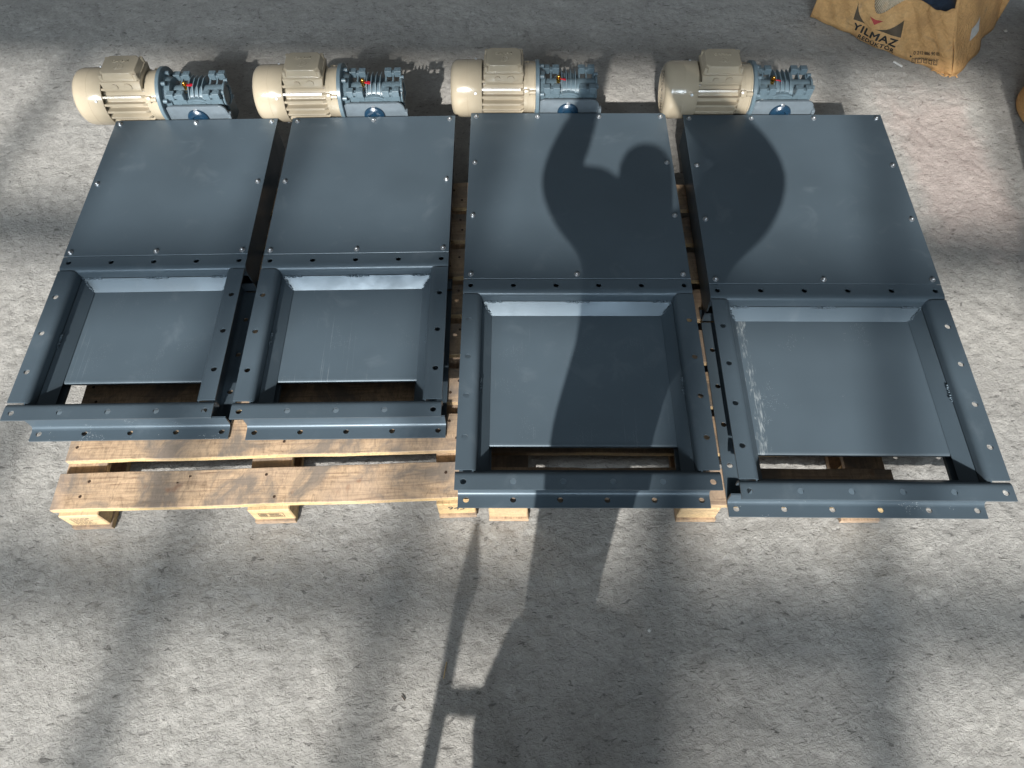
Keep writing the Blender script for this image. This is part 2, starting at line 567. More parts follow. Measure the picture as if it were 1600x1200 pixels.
def bar_mesh(name, length, width, leg, sign, holes):
    """bar along x from 0 to length, outer edge at y=0, inner at y=width, flange outer surface z=0"""
    bm = bmesh.new()
    prism(bm, angle_profile(width, leg, sign), 'x', 0, length)
    me = bm_mesh(bm, name)
    return drill(me, [((h, 0.023, -0.02), (h, 0.023, 0.02), 0.0085) for h in holes], name)

def weld_mesh(name, pts, rad=0.0048, seed=0):
    rnd = random.Random(seed)
    bm = bmesh.new()
    for a, b in zip(pts, pts[1:]):
        a, b = Vector(a), Vector(b)
        n = max(2, int((b - a).length / 0.0055))
        for k in range(n + 1):
            p = a.lerp(b, k / n) + Vector([rnd.uniform(-1, 1) * 0.0018 for _ in range(3)])
            s = rad * rnd.uniform(0.7, 1.35)
            bmesh.ops.create_icosphere(bm, subdivisions=1, radius=s,
                matrix=Matrix.Translation(p) @ Matrix.Diagonal((1.25, rnd.uniform(.8, 1.2), 0.8, 1)))
    return bm_mesh(bm, name, True)

bolt_bm = bmesh.new()
cyl(bolt_bm, (0, 0, 0), (0, 0, 0.0016), 0.0088, seg=18)
cyl(bolt_bm, (0, 0, 0.0014), (0, 0, 0.0062), 0.0060, seg=6)
bmesh.ops.create_uvsphere(bolt_bm, u_segments=10, v_segments=6, radius=0.0052, matrix=Matrix.Translation((0, 0, 0.006)) @ Matrix.Diagonal((1, 1, 0.75, 1)))
BOLT = bm_mesh(bolt_bm, 'bolt', True, 0.7)
BOLT.materials.append(M['bolt'])

def slope_plate(name, w0, w1, z0, z1, inset):
    """trapezoid plate: top edge length w0 centred on x, at y=0,z0 ; bottom edge w1 at y=inset,z1"""
    bm = bmesh.new()
    t = 0.004
    top = [(-w0 / 2, 0, z0), (w0 / 2, 0, z0), (w1 / 2, inset, z1), (-w1 / 2, inset, z1)]
    nrm = Vector((0, (z0 - z1), inset)).normalized() * -t
    v0 = [bm.verts.new(p) for p in top]
    v1 = [bm.verts.new(Vector(p) + nrm) for p in top]
    bm.faces.new(v0); bm.faces.new(list(reversed(v1)))
    for k in range(4): bm.faces.new((v0[k], v0[(k + 1) % 4], v1[(k + 1) % 4], v1[k]))
    return bm_mesh(bm, name)

SHARED = {}
def gate_meshes(size):
    if size in SHARED: return SHARED[size]
    w, l1, l2, n = (0.594, 0.642, 0.590, 5) if size == 's' else (0.7105, 0.767, 0.701, 6)
    D = dict(w=w, l1=l1, l2=l2, n=n)
    hx = [0.023 + (w - 0.046) * k / (n - 1) for k in range(n)]
    hy = [0.023 + (l2 - 0.046) * k / (n - 1) for k in range(n)]
    side_len = l2 - 2 * FL
    D['bar_fr'] = bar_mesh('flange_bar', w, FL, 0.036, 1, hx)
    D['bar_sd'] = bar_mesh('flange_bar_side', side_len, FL, 0.036, 1, [h - FL for h in hy[1:-1]])
    D['low_fr'] = bar_mesh('lower_flange_bar', w, 0.050, 0.05, -1, hx)
    D['low_sd'] = bar_mesh('lower_flange_bar_side', l2 - 0.1, 0.050, 0.05, -1, [h - 0.05 for h in hy[1:-1]])
    ow, ol = w - 2 * FL, l2 - 2 * FL
    zt, zb, ins = HT - 0.039, 0.066, 0.030
    D['sl_fr'] = slope_plate('chute_plate', ow, ow - 2 * ins, zt, zb, ins)
    D['sl_sd'] = slope_plate('chute_plate_side', ol, ol - 2 * ins, zt, zb, ins)
    # cover sheet
    bm = bmesh.new()
    box(bm, 0, w, l2 + 0.0012, l2 + l1, HT - 0.001, HT + 0.002)
    bev(bm, 0.0007, 1)
    D['cover'] = bm_mesh(bm, 'cover_sheet')
    # housing: thin side, back and bottom sheets behind the frame, channel walls round the frame
    bm = bmesh.new()
    L = l1 + l2
    box(bm, 0.012, 0.016, l2 - 0.03, L - 0.008, 0.006, HT - 0.0015)
    box(bm, w - 0.016, w - 0.012, l2 - 0.03, L - 0.008, 0.006, HT - 0.0015)
    box(bm, 0.0165, w - 0.0165, L - 0.014, L - 0.010, 0.006, HT - 0.0015)
    box(bm, 0.0165, w - 0.0165, l2 - 0.02, L - 0.0145, 0.0, 0.0055)
    D['housing'] = bm_mesh(bm, 'housing')
    bm = bmesh.new()
    x0, x1, y0, y1 = 0.046, w - 0.046, 0.046, l2 - 0.046
    for a in ((x0, x0 + .0035, y0, y1), (x1 - .0035, x1, y0, y1), (x0 + .0036, x1 - .0036, y0, y0 + .0035)):
        box(bm, a[0], a[1], a[2], a[3], 0.0051, HT - TH - 0.0005)
    D['channel'] = bm_mesh(bm, 'channel_wall')
    # guide ledges beneath the chute plates (carry the blade)
    bm = bmesh.new()
    box(bm, 0.051, 0.094, 0.0505, l2 - 0.01, 0.036, 0.0475)
    D['guide'] = bm_mesh(bm, 'guide_rail')
    # blade with a rounded nose
    bm = bmesh.new()
    pts = [(0.161, 0.0535), (0.161, 0.0565), (0.1625, 0.0605), (0.1665, 0.063), (0.172, 0.0637), (l2 + 0.34, 0.0637), (l2 + 0.34, 0.048), (0.168, 0.048), (0.1635, 0.050)]
    prism(bm, pts, 'x', 0.055, w - 0.055)
    D['blade'] = bm_mesh(bm, 'gate_blade', True, 0.7)
    # welds on the back wall and in the two far corners
    yb = l2 - FL
    zw = HT - 0.037
    xl, xr = FL, w - FL
    D['welds'] = [weld_mesh('weld_bead', [(xl + 0.004, yb - 0.001, zw), (xl + 0.058, yb - 0.001, zw)], seed=1),
                  weld_mesh('weld_bead', [(w / 2 - 0.035, yb - 0.001, zw), (w / 2 + 0.035, yb - 0.001, zw)], seed=2),
                  weld_mesh('weld_bead', [(xr - 0.055, yb - 0.001, zw), (xr - 0.004, yb - 0.001, zw)], seed=3),
                  weld_mesh('weld_bead', [(xl + 0.001, yb - 0.001, zw), (xl + ins, yb - ins, zb + .002)], 0.0030, seed=4),
                  weld_mesh('weld_bead', [(xr - 0.001, yb - 0.001, zw), (xr - ins, yb - ins, zb + .002)], 0.0030, seed=5),
                  weld_mesh('weld_bead', [(xl + 0.001, l2 * 0.45, zw), (xl + 0.001, l2 * 0.45 + 0.05, zw)], 0.0036, seed=6),
                  weld_mesh('weld_bead', [(xr - 0.001, l2 * 0.45, zw), (xr - 0.001, l2 * 0.45 + 0.05, zw)], 0.0036, seed=7)]
    if size == 's':
        D['bolts'] = [(0.020, L - 0.020), (w / 2, L - 0.020), (w - 0.020, L - 0.020), (0.020, l2 + l1 / 2), (w - 0.020, l2 + l1 / 2),
                      (0.019, l2 + 0.016), (w / 2, l2 + 0.016), (w - 0.019, l2 + 0.016)]
    else:
        D['bolts'] = [(0.020 + (w - 0.04) * k / 3, L - 0.021) for k in range(4)] + \
                     [(x, l2 + l1 * k) for x in (0.021, w - 0.021) for k in (0.345, 0.665)] + \
                     [(0.022, l2 + 0.017), (w / 2, l2 + 0.017), (w - 0.022, l2 + 0.017)]
    SHARED[size] = D
    return D

# ---- drive: helical set of meshes built once, local origin on motor axis at gearbox centre, motor to the left (-x)
def text_mesh(txt, size, extrude=0.0008, align='CENTER', bold=0.0, space=1.0):
    c = bpy.data.curves.new('t', 'FONT')
    c.body = txt
    c.size = size
    c.extrude = extrude
    c.offset = bold
    c.space_character = space
    c.align_x = align
    c.align_y = 'CENTER'
    c.resolution_u = 3
    o = bpy.data.objects.new('tmp_t', c)
    COL.objects.link(o)
    bpy.context.view_layer.update()
    me = evaluated_mesh(o)
    drop(o)
    me.materials.clear()
    return me

def drive_meshes():
    D = {}
    # stator: ribbed tan housing
    bm = bmesh.new()
    lathe_x(bm, [(-0.322, 0.060), (-0.322, 0.0720), (-0.166, 0.0720), (-0.162, 0.086), (-0.150, 0.0865), (-0.1485, 0.0875), (-0.126, 0.0875), (-0.1245, 0.090), (-0.1205, 0.090), (-0.1205, 0.04)], 64)
    D['stator'] = bm_mesh(bm, 'motor', True, 0.5)
    bm = bmesh.new()
    prism(bm, [(-0.316, 0.066), (-0.174, 0.066), (-0.162, 0.080), (-0.162, 0.0850), (-0.174, 0.0955), (-0.316, 0.0955)], 'y', -0.0042, 0.0042)
    # prism 'y': pts are (x, z)
    bev(bm, 0.0008, 1)
    D['fin'] = bm_mesh(bm, 'cooling_fin')
    bm = bmesh.new()   # fan cover shell
    lathe_x(bm, [(-0.314, 0.0925), (-0.3135, 0.0985), (-0.315, 0.0995), (-0.362, 0.0995), (-0.3625, 0.0990), (-0.3655, 0.0990), (-0.366, 0.0995), (-0.399, 0.0990), (-0.412, 0.0955), (-0.422, 0.087), (-0.4265, 0.075), (-0.427, 0.071), (-0.4245, 0.0705)], 64)
    D['fan_cover'] = bm_mesh(bm, 'fan_cover', True, 0.7)
    bm = bmesh.new()   # end grille: rings + spokes
    for r in (0.070, 0.060, 0.050, 0.040, 0.030, 0.020):
        lathe_x(bm, [(-0.4235, r - 0.002), (-0.427, r - 0.002), (-0.427, r + 0.002), (-0.4235, r + 0.002), (-0.4235, r - 0.002)], 40)
    for k in range(4):
        a = math.pi * k / 4
        box(bm, -0.4262, -0.4238, -0.069, 0.069, -0.002, 0.002, Matrix.Rotation(a, 4, 'X'))
    lathe_x(bm, [(-0.405, 0.0), (-0.405, 0.078)], 32)
    D['grille'] = bm_mesh(bm, 'fan_grille')
    bm = bmesh.new()   # screws in the fan cover
    D['screw_positions'] = [(-0.336, math.radians(a)) for a in (63, -27, 153)]
    cyl(bm, (0, 0, 0), (0, 0, 0.004), 0.0052, 0.0042, 12)
    D['screw'] = bm_mesh(bm, 'screw', True, 0.6)
    # lugs on the end bell
    bm = bmesh.new()
    box(bm, -0.162, -0.142, -0.012, 0.012, 0.082, 0.0985)
    bev(bm, 0.003, 2)
    cyl(bm, (-0.1415, 0, 0.092), (-0.121, 0, 0.092), 0.0085, seg=14)
    cyl(bm, (-0.146, 0, 0.092), (-0.1385, 0, 0.092), 0.0062, seg=6)
    D['lug'] = bm_mesh(bm, 'bell_lug', True, 0.6)
    # terminal box: pedestal, box, lid (front = -y)
    bm = bmesh.new()
    pr = [(-0.050, 0.060), (-0.058, 0.084), (-0.0555, 0.094), (0.0555, 0.094), (0.058, 0.084), (0.050, 0.060)]
    x0, x1 = -0.307, -0.163
    v0 = [bm.verts.new(p) for p in ((x0 + .006, -0.062, 0.062), (x1 - .006, -0.062, 0.062), (x1 - .006, 0.062, 0.062), (x0 + .006, 0.062, 0.062))]
    v1 = [bm.verts.new(p) for p in ((x0, -0.0585, 0.102), (x1, -0.0585, 0.102), (x1, 0.0585, 0.102), (x0, 0.0585, 0.102))]
    bm.faces.new(list(reversed(v0))); bm.faces.new(v1)
    for k in range(4): bm.faces.new((v0[k], v0[(k + 1) % 4], v1[(k + 1) % 4], v1[k]))
    bev(bm, 0.003, 2)
    D['tbox'] = bm_mesh(bm, 'terminal_box', True, 0.6)
    bm = bmesh.new()   # lid with chamfered top and cut corners
    def ring(dx, dy, c, z):
        xa, xb, ya, yb = -0.305 + dx, -0.165 - dx, -0.056 + dy, 0.056 - dy
        return [bm.verts.new(p) for p in ((xa + c, ya, z), (xb - c, ya, z), (xb, ya + c, z), (xb, yb - c, z), (xb - c, yb, z), (xa + c, yb, z), (xa, yb - c, z), (xa, ya + c, z))]
    rs = [ring(0, 0, 0.008, 0.1035), ring(0, 0, 0.008, 0.108), ring(0.004, 0.003, 0.012, 0.1085), ring(0.009, 0.006, 0.014, 0.131), ring(0.011, 0.009, 0.014, 0.1325)]
    bm.faces.new(list(reversed(rs[0]))); bm.faces.new(rs[-1])
    for a, b in zip(rs, rs[1:]):
        for k in range(8): bm.faces.new((a[k], a[(k + 1) % 8], b[(k + 1) % 8], b[k]))
    bev(bm, 0.0011, 2)
    for sx in (-0.296, -0.174):
        for sy in (-0.046, 0.046):
            cyl(bm, (sx, sy, 0.108), (sx, sy, 0.126), 0.0082, 0.0068, 12)
    D['lid'] = bm_mesh(bm, 'terminal_lid', True, 0.6)
    bm = bmesh.new()
    cyl(bm, (0, 0, 0), (0, -0.004, 0), 0.0118, seg=20)
    D['knock'] = bm_mesh(bm, 'cable_plug', True, 0.6)
    bm = bmesh.new()   # embossed ring on the lid
    for k in range(15):
        a0 = math.radians(200 + k * 18)
        a1 = math.radians(200 + (k + 1) * 18)
        cyl(bm, (0.0165 * math.cos(a0), 0.0145 * math.sin(a0), 0), (0.0165 * math.cos(a1), 0.0145 * math.sin(a1), 0), 0.0013, seg=6)
    for a in (230, 310, 90):
        cyl(bm, (0, 0, 0), (0.012 * math.cos(math.radians(a)), 0.011 * math.sin(math.radians(a)), 0), 0.0011, seg=6)
    D['emblem'] = bm_mesh(bm, 'embossed_emblem', True)
    D['letters'] = text_mesh('GAMAK', 0.0175, 0.0022)
    # blue-grey round adaptor flange
    bm = bmesh.new()
    lathe_x(bm, [(-0.1200, 0.02), (-0.1200, 0.0975), (-0.1188, 0.0995), (-0.1075, 0.0995), (-0.1060, 0.0975), (-0.1060, 0.07), (-0.085, 0.060), (-0.085, 0.02)], 56)
    for k in range(8):
        a = math.radians(22.5 + 45 * k)
        cyl(bm, (-0.1065, 0.078 * math.cos(a), 0.078 * math.sin(a)), (-0.090, 0.078 * math.cos(a), 0.078 * math.sin(a)), 0.0078, seg=12)
    D['adaptor'] = bm_mesh(bm, 'gearbox_adaptor', True, 0.6)
    # gearbox casting. Body is lower than the feet; top plane of feet z=+0.050
    ZT = 0.050
    bm = bmesh.new()
    cyl(bm, (-0.090, 0.0, -0.006), (0.100, 0.0, -0.006), 0.040, seg=28)                 # worm tube
    cyl(bm, (0.0, -0.048, -0.055), (0.0, 0.066, -0.055), 0.073, seg=44)                  # wheel drum
    cyl(bm, (0.0, -0.052, -0.055), (0.0, -0.0485, -0.055), 0.066, seg=44)
    v = box(bm, -0.088, 0.092, -0.040, 0.062, -0.125, -0.018)
    D['gear_body'] = bm_mesh(bm, 'gearbox', True, 0.5)
    bm = bmesh.new()   # foot tower: post wall with two pads and ribs (built for the front-left, origin at its middle)
    box(bm, -0.029, 0.029, -0.010, 0.010, -0.020, -0.008)
    for sx in (-0.0175, 0.0175):
        box(bm, sx - 0.0125, sx + 0.0125, -0.0125, 0.0125, -0.024, 0.0)
    bev(bm, 0.0016, 1)
    for sx in (-0.0175, 0.0175):
        cyl(bm, (sx, 0, -0.004), (sx, 0, 0.0010), 0.0056, seg=10)
    D['foot'] = bm_mesh(bm, 'mounting_foot', True, 0.5)
    bm = bmesh.new()   # webs under a pair of feet (runs in y between front and back foot)
    for sx in (-0.026, 0.0, 0.026):
        prism(bm, [(-0.055, -0.012), (-0.030, -0.022), (0.030, -0.022), (0.055, -0.012), (0.058, -0.075), (-0.052, -0.075)], 'x', sx - 0.0028, sx + 0.0028)
    box(bm, -0.0285, 0.0285, -0.030, 0.030, -0.070, -0.034)
    for sx in (-0.013, 0.013):
        for sy in (-0.016, 0.014):
            cyl(bm, (sx - 0.006, sy, -0.028), (sx + 0.007, sy, -0.028), 0.0062, seg=10)
    D['web'] = bm_mesh(bm, 'casting_rib', True, 0.5)
    bm = bmesh.new()   # flat sides beneath front feet
    prism(bm, [(-0.030, -0.020), (0.028, -0.020), (0.034, -0.090), (-0.030, -0.100)], 'y', -0.0065, 0.0045)
    bev(bm, 0.002, 1)
    cyl(bm, (-0.012, 0, -0.058), (0.010, -0.008, -0.058), 0.0080, seg=10)
    D['cheek'] = bm_mesh(bm, 'casting_cheek', True, 0.5)
    bm = bmesh.new()   # cooling fin over the worm, profile in (y, z)
    prism(bm, [(0.062, -0.045), (0.066, 0.030), (0.030, 0.043), (-0.014, 0.040), (-0.034, 0.020), (-0.050, -0.010), (-0.046, -0.032), (0.0, -0.036)], 'x', -0.0016, 0.0016)
    D['gfin'] = bm_mesh(bm, 'gearbox_fin')
    bm = bmesh.new()   # saddle below the fins
    prism(bm, [(-0.034, -0.012), (0.034, -0.012), (0.040, -0.045), (-0.040, -0.045)], 'y', -0.0515, -0.040)
    bev(bm, 0.002, 1)
    D['saddle'] = bm_mesh(bm, 'casting_saddle', True, 0.5)
    bm = bmesh.new()   # far end cover of the worm
    lathe_x(bm, [(0.0995, 0.0), (0.0995, 0.046), (0.104, 0.046), (0.106, 0.044), (0.106, 0.034), (0.102, 0.032), (0.102, 0.0)], 36)
    for k in range(4):
        a = math.radians(45 + 90 * k)
        cyl(bm, (0.095, 0.047 * math.cos(a), 0.047 * math.sin(a)), (0.1085, 0.047 * math.cos(a), 0.047 * math.sin(a)), 0.0085, seg=12)
    D['endcap'] = bm_mesh(bm, 'end_cap', True, 0.5)
    bm = bmesh.new()   # oil plug, brass
    cyl(bm, (0, 0, -0.012), (0, 0, 0.004), 0.0072, seg=14)
    cyl(bm, (0, 0, 0.003), (0, 0, 0.010), 0.0098, seg=6)
    bmesh.ops.create_uvsphere(bm, u_segments=12, v_segments=8, radius=0.0066, matrix=Matrix.Translation((0, 0, 0.013)))
    D['plug'] = bm_mesh(bm, 'oil_plug', True, 0.5)
    bm = bmesh.new()   # red tag bent on the plug
    prism(bm, [(0.004, -0.008), (0.022, -0.0095), (0.027, -0.004), (0.027, 0.006), (0.020, 0.009), (0.004, 0.006)], 'z', 0.0, 0.0022)
    bev(bm, 0.0007, 1)
    D['tag'] = bm_mesh(bm, 'red_tag')
    bm = bmesh.new()   # rounded mounting plate in front (y=-0.078 .. -0.070)
    pts = []
    hw, zt, zb, c = 0.113, 0.013, -0.135, 0.026
    for k in range(7):
        a = math.pi / 2 * k / 6
        pts.append((hw - c + c * math.sin(a), zt - c + c * math.cos(a)))
    pts += [(hw, zb), (-hw, zb)]
    for k in range(7):
        a = math.pi / 2 * k / 6
        pts.append((-hw + c - c * math.cos(a), zt - c + c * math.sin(a)))
    prism(bm, pts, 'y', -0.082, -0.073)
    bev(bm, 0.0022, 2, [e for e in bm.edges if abs(e.verts[0].co.y - e.verts[1].co.y) < 1e-6])
    D['mplate'] = bm_mesh(bm, 'mounting_plate', True, 0.5)
    bm = bmesh.new()
    lat = bmesh.new()
    lathe_x(lat, [(0, 0.0), (0, 0.016), (0.004, 0.020), (0.004, 0.028), (0.001, 0.031), (-0.003, 0.037), (-0.010, 0.0385)], 40)
    bmesh.ops.transform(lat, matrix=Matrix.Translation((0, -0.093, -0.038)) @ Matrix.Rotation(-math.pi / 2, 4, 'Z'), verts=lat.verts)
    bm.free()
    D['cap'] = bm_mesh(lat, 'bearing_cap', True, 0.7)
    bm = bmesh.new()   # hex bolt facing the viewer
    cyl(bm, (0, 0, 0), (0, -0.0015, 0), 0.0095, seg=18)
    cyl(bm, (0, -0.001, 0), (0, -0.008, 0), 0.0070, seg=6)
    D['pbolt'] = bm_mesh(bm, 'plate_bolt', True, 0.6)
    return D
DM = drive_meshes()

def build_drive(root, x, y, z, seed):
    rnd = random.Random(seed)
    O = Vector((x, y, z))
    mot = link('motor', DM['stator'], M['tan'], root, O)
    n = 22
    for k in range(n):
        a = 360.0 * k / n + 6
        aa = (a + 180) % 360 - 180
        if abs(aa) < 38: continue                       # the terminal box sits here
        link('cooling_fin', DM['fin'], M['tan'], mot, rot=(math.radians(a), 0, 0))
    link('fan_cover', DM['fan_cover'], M['tan'], mot)
    link('fan_grille', DM['grille'], M['tan'], mot)
    for sx, a in DM['screw_positions']:
        # angle measured from the front (-y) upwards
        p = Vector((sx, -0.0992 * math.cos(a - math.radians(35)), 0.0992 * math.sin(a - math.radians(35)) ))
        q = Vector((0, 0, 1)).rotation_difference(Vector((0, p.y, p.z)).normalized())
        o = link('screw', DM['screw'], M['bolt'], mot, p)
        o.rotation_mode = 'QUATERNION'; o.rotation_quaternion = q
    for a in (47, -47, 133, -133):
        link('bell_lug', DM['lug'], M['tan'], mot, rot=(math.radians(a + 14 * (1 if a > 0 else -1)), 0, 0))
    link('terminal_box', DM['tbox'], M['tan'], mot)
    link('terminal_lid', DM['lid'], M['tan'], mot)
    for xx, r in ((-0.257, 0.9), (-0.210, 1.1)):
        o = link('cable_plug', DM['knock'], M['tan'], mot, (xx, -0.0595, 0.085))
        o.scale = (r, 1, r)
    link('embossed_emblem', DM['emblem'], M['tan'], mot, (-0.235, -0.014, 0.1322))
    link('embossed_letters', DM['letters'], M['tan'], mot, (-0.235, 0.016, 0.1322))
    link('gearbox_adaptor', DM['adaptor'], M['gear'], mot)
    gb = link('gearbox', DM['gear_body'], M['gear'], root, O)
    for sx in (-0.062, 0.068):
        for sy in (-0.0515, 0.0585):
            link('mounting_foot', DM['foot'], M['gear'], gb, (sx, sy, 0.050))
        link('casting_rib', DM['web'], M['gear'], gb, (sx, 0.0035, 0.050))
        o = link('casting_cheek', DM['cheek'], M['gear'], gb, (sx, -0.0455, 0.052))
        if sx > 0: o.scale = (-1, 1, 1)
    for k in range(4):
        link('gearbox_fin', DM['gfin'], M['gear'], gb, (-0.0235 + 0.0165 * k, 0, 0.006))
    link('casting_saddle', DM['saddle'], M['gear'], gb)
    link('end_cap', DM['endcap'], M['gear'], gb)
    link('oil_plug', DM['plug'], M['brass'], gb, (-0.036, -0.006, 0.042))
    link('red_tag', DM['tag'], M['red'], gb, (-0.033, -0.006, 0.047), (rnd.uniform(-.5, .2), rnd.uniform(-.2, .4), rnd.uniform(-.45, .15)))
    link('mounting_plate', DM['mplate'], M['plate'], gb)
    link('bearing_cap', DM['cap'], M['cap'], gb)
    for bx, bz in ((0, -0.0), (-0.1, -0.055), (0.1, -0.055)):
        link('plate_bolt', DM['pbolt'], M['bolt'], gb, (bx, -0.082, bz - 0.004))
    for sx in (-0.1165, 0.1165):
        link('plate_lug', LUG, M['plate'], gb, (sx, -0.078, -0.038))
_b = bmesh.new()
box(_b, -0.006, 0.006, -0.011, 0.011, -0.018, 0.018)
bev(_b, 0.003, 2)
LUG = bm_mesh(_b, 'plate_lug', True, 0.6)

def build_gate(size, loc, rot, label, blade, low, seed):
    D = gate_meshes(size)
    w, l1, l2 = D['w'], D['l1'], D['l2']
    L = l1 + l2
    root = empty('slide_gate', loc, rot)
    tag(root, label, 'slide gate', 'motorised slide gates lying side by side on the pallets')
    P = M['paint']
    link('cover_sheet', D['cover'], P, root)
    link('housing', D['housing'], P, root)
    link('channel_wall', D['channel'], P, root)
    link('guide_rail', D['guide'], P, root)
    link('guide_rail', D['guide'], P, root, (w - 0.145, 0, 0))
    b = bpy.data.objects.new('gate_blade', D['blade'].copy())
    COL.objects.link(b); b.parent = root; b.data.materials.clear(); b.data.materials.append(blade)
    # upper frame
    link('flange_bar', D['bar_fr'], P, root, (0, 0, HT))
    link('flange_bar', D['bar_fr'], P, root, (w, l2, HT), (0, 0, math.pi))
    link('flange_bar', D['bar_sd'], P, root, (0, l2 - FL, HT), (0, 0, -math.pi / 2))
    link('flange_bar', D['bar_sd'], P, root, (w, FL, HT), (0, 0, math.pi / 2))
    # lower frame
    lo = bpy.data.objects.new('lower_flange_bar', D['low_fr'].copy())
    COL.objects.link(lo); lo.parent = root; lo.data.materials.clear(); lo.data.materials.append(low)
    link('lower_flange_bar', D['low_fr'], P, root, (w, l2, 0), (0, 0, math.pi))
    link('lower_flange_bar', D['low_sd'], P, root, (0, l2 - 0.05, 0), (0, 0, -math.pi / 2))
    link('lower_flange_bar', D['low_sd'], P, root, (w, 0.05, 0), (0, 0, math.pi / 2))
    # chute plates (inner y axis points into the opening)
    link('chute_plate', D['sl_fr'], P, root, (w / 2, FL, 0))
    link('chute_plate', D['sl_fr'], P, root, (w / 2, l2 - FL, 0), (0, 0, math.pi))
    link('chute_plate', D['sl_sd'], P, root, (FL, l2 / 2, 0), (0, 0, -math.pi / 2))
    link('chute_plate', D['sl_sd'], P, root, (w - FL, l2 / 2, 0), (0, 0, math.pi / 2))
    for wm in D['welds']: link('weld_bead', wm, P, root)
    rnd = random.Random(seed)
    for bx, by in D['bolts']:
        link('bolt', BOLT, M['bolt'], root, (bx, by, HT + 0.002), (rnd.uniform(-.05, .05), rnd.uniform(-.05, .05), rnd.uniform(0, 3)))
    build_drive(root, w / 2, L + 0.101, 0.170, seed)
    return root

build_gate('s', (-1.441, 0.9488, 0.1485), (-0.0008, 0.0001, -0.0106), 'smaller slate-blue slide gate with beige motor, leftmost, its corner overhanging the pallet', M['blade'], M['paint_dust'], 11)
build_gate('s', (-0.7943, 0.9362, 0.1500), (0.0018, -0.0016, -0.0142), 'smaller slate-blue slide gate with beige motor, second from left, wholly on the left pallet', M['blade'], M['paint'], 12)
build_gate('l', (-0.1611, 0.7087, 0.1507), (-0.0018, 0.0105, -0.0228), 'larger slate-blue slide gate crossed by the shadow of a person, third from the left', M['blade'], M['paint'], 13)
build_gate('l', (0.5925, 0.6632, 0.1520), (0.0029, 0.0001, -0.0333), 'larger slate-blue slide gate with pale rub marks on its blade, rightmost of the four', M['blade_worn'], M['paint_dust'], 14)

# ------------------------------------------------------------------ pallets
def plank_mesh(name, lx, ly, lz, seed, jag=0.002):
    """sawn board along x, origin at its lower front-left corner, slightly uneven edges"""
    rnd = random.Random(seed)
    n = max(2, int(lx / 0.1))
    bm = bmesh.new()
    rings = []
    for k in range(n + 1):
        x = lx * k / n
        a, b, c = [rnd.uniform(-jag, jag) for _ in range(3)]
        e = 0.0015
        rings.append([bm.verts.new(p) for p in ((x, a, e), (x, a, lz - e), (x, a + e, lz + c * .2), (x, ly + b - e, lz + c * .2), (x, ly + b, lz - e), (x, ly + b, e))])
    for r0, r1 in zip(rings, rings[1:]):
        for k in range(6):
            f = bm.faces.new((r0[k], r0[(k + 1) % 6], r1[(k + 1) % 6], r1[k]))
            if k == 0: f.material_index = 1                   # clean sawn edge
    bm.faces.new(list(reversed(rings[0]))); bm.faces.new(rings[-1])
    me = bm_mesh(bm, name)
    me.materials.append(M['plank']); me.materials.append(M['block'])
    return me

def block_mesh(name, lx, ly, lz, ch):
    """block with a waney cut corner at its lower outer edge"""
    bm = bmesh.new()
    box(bm, 0, lx, 0, ly, 0, lz)
    bev(bm, ch, 1)
    return bm_mesh(bm, name)

nb = bmesh.new()
cyl(nb, (0, 0, 0), (0, 0, 0.0012), 0.0045, 0.004, 10)
NAIL = bm_mesh(nb, 'nail_head')
kb = bmesh.new()
bmesh.ops.create_circle(kb, cap_ends=True, radius=0.009, segments=12)
for v in kb.verts: v.co.y *= 0.55 + 0.3 * math.sin(v.co.x * 900)
bmesh.ops.translate(kb, vec=(0, 0, 0.0004), verts=kb.verts)
KNOT = bm_mesh(kb, 'knot_hole')

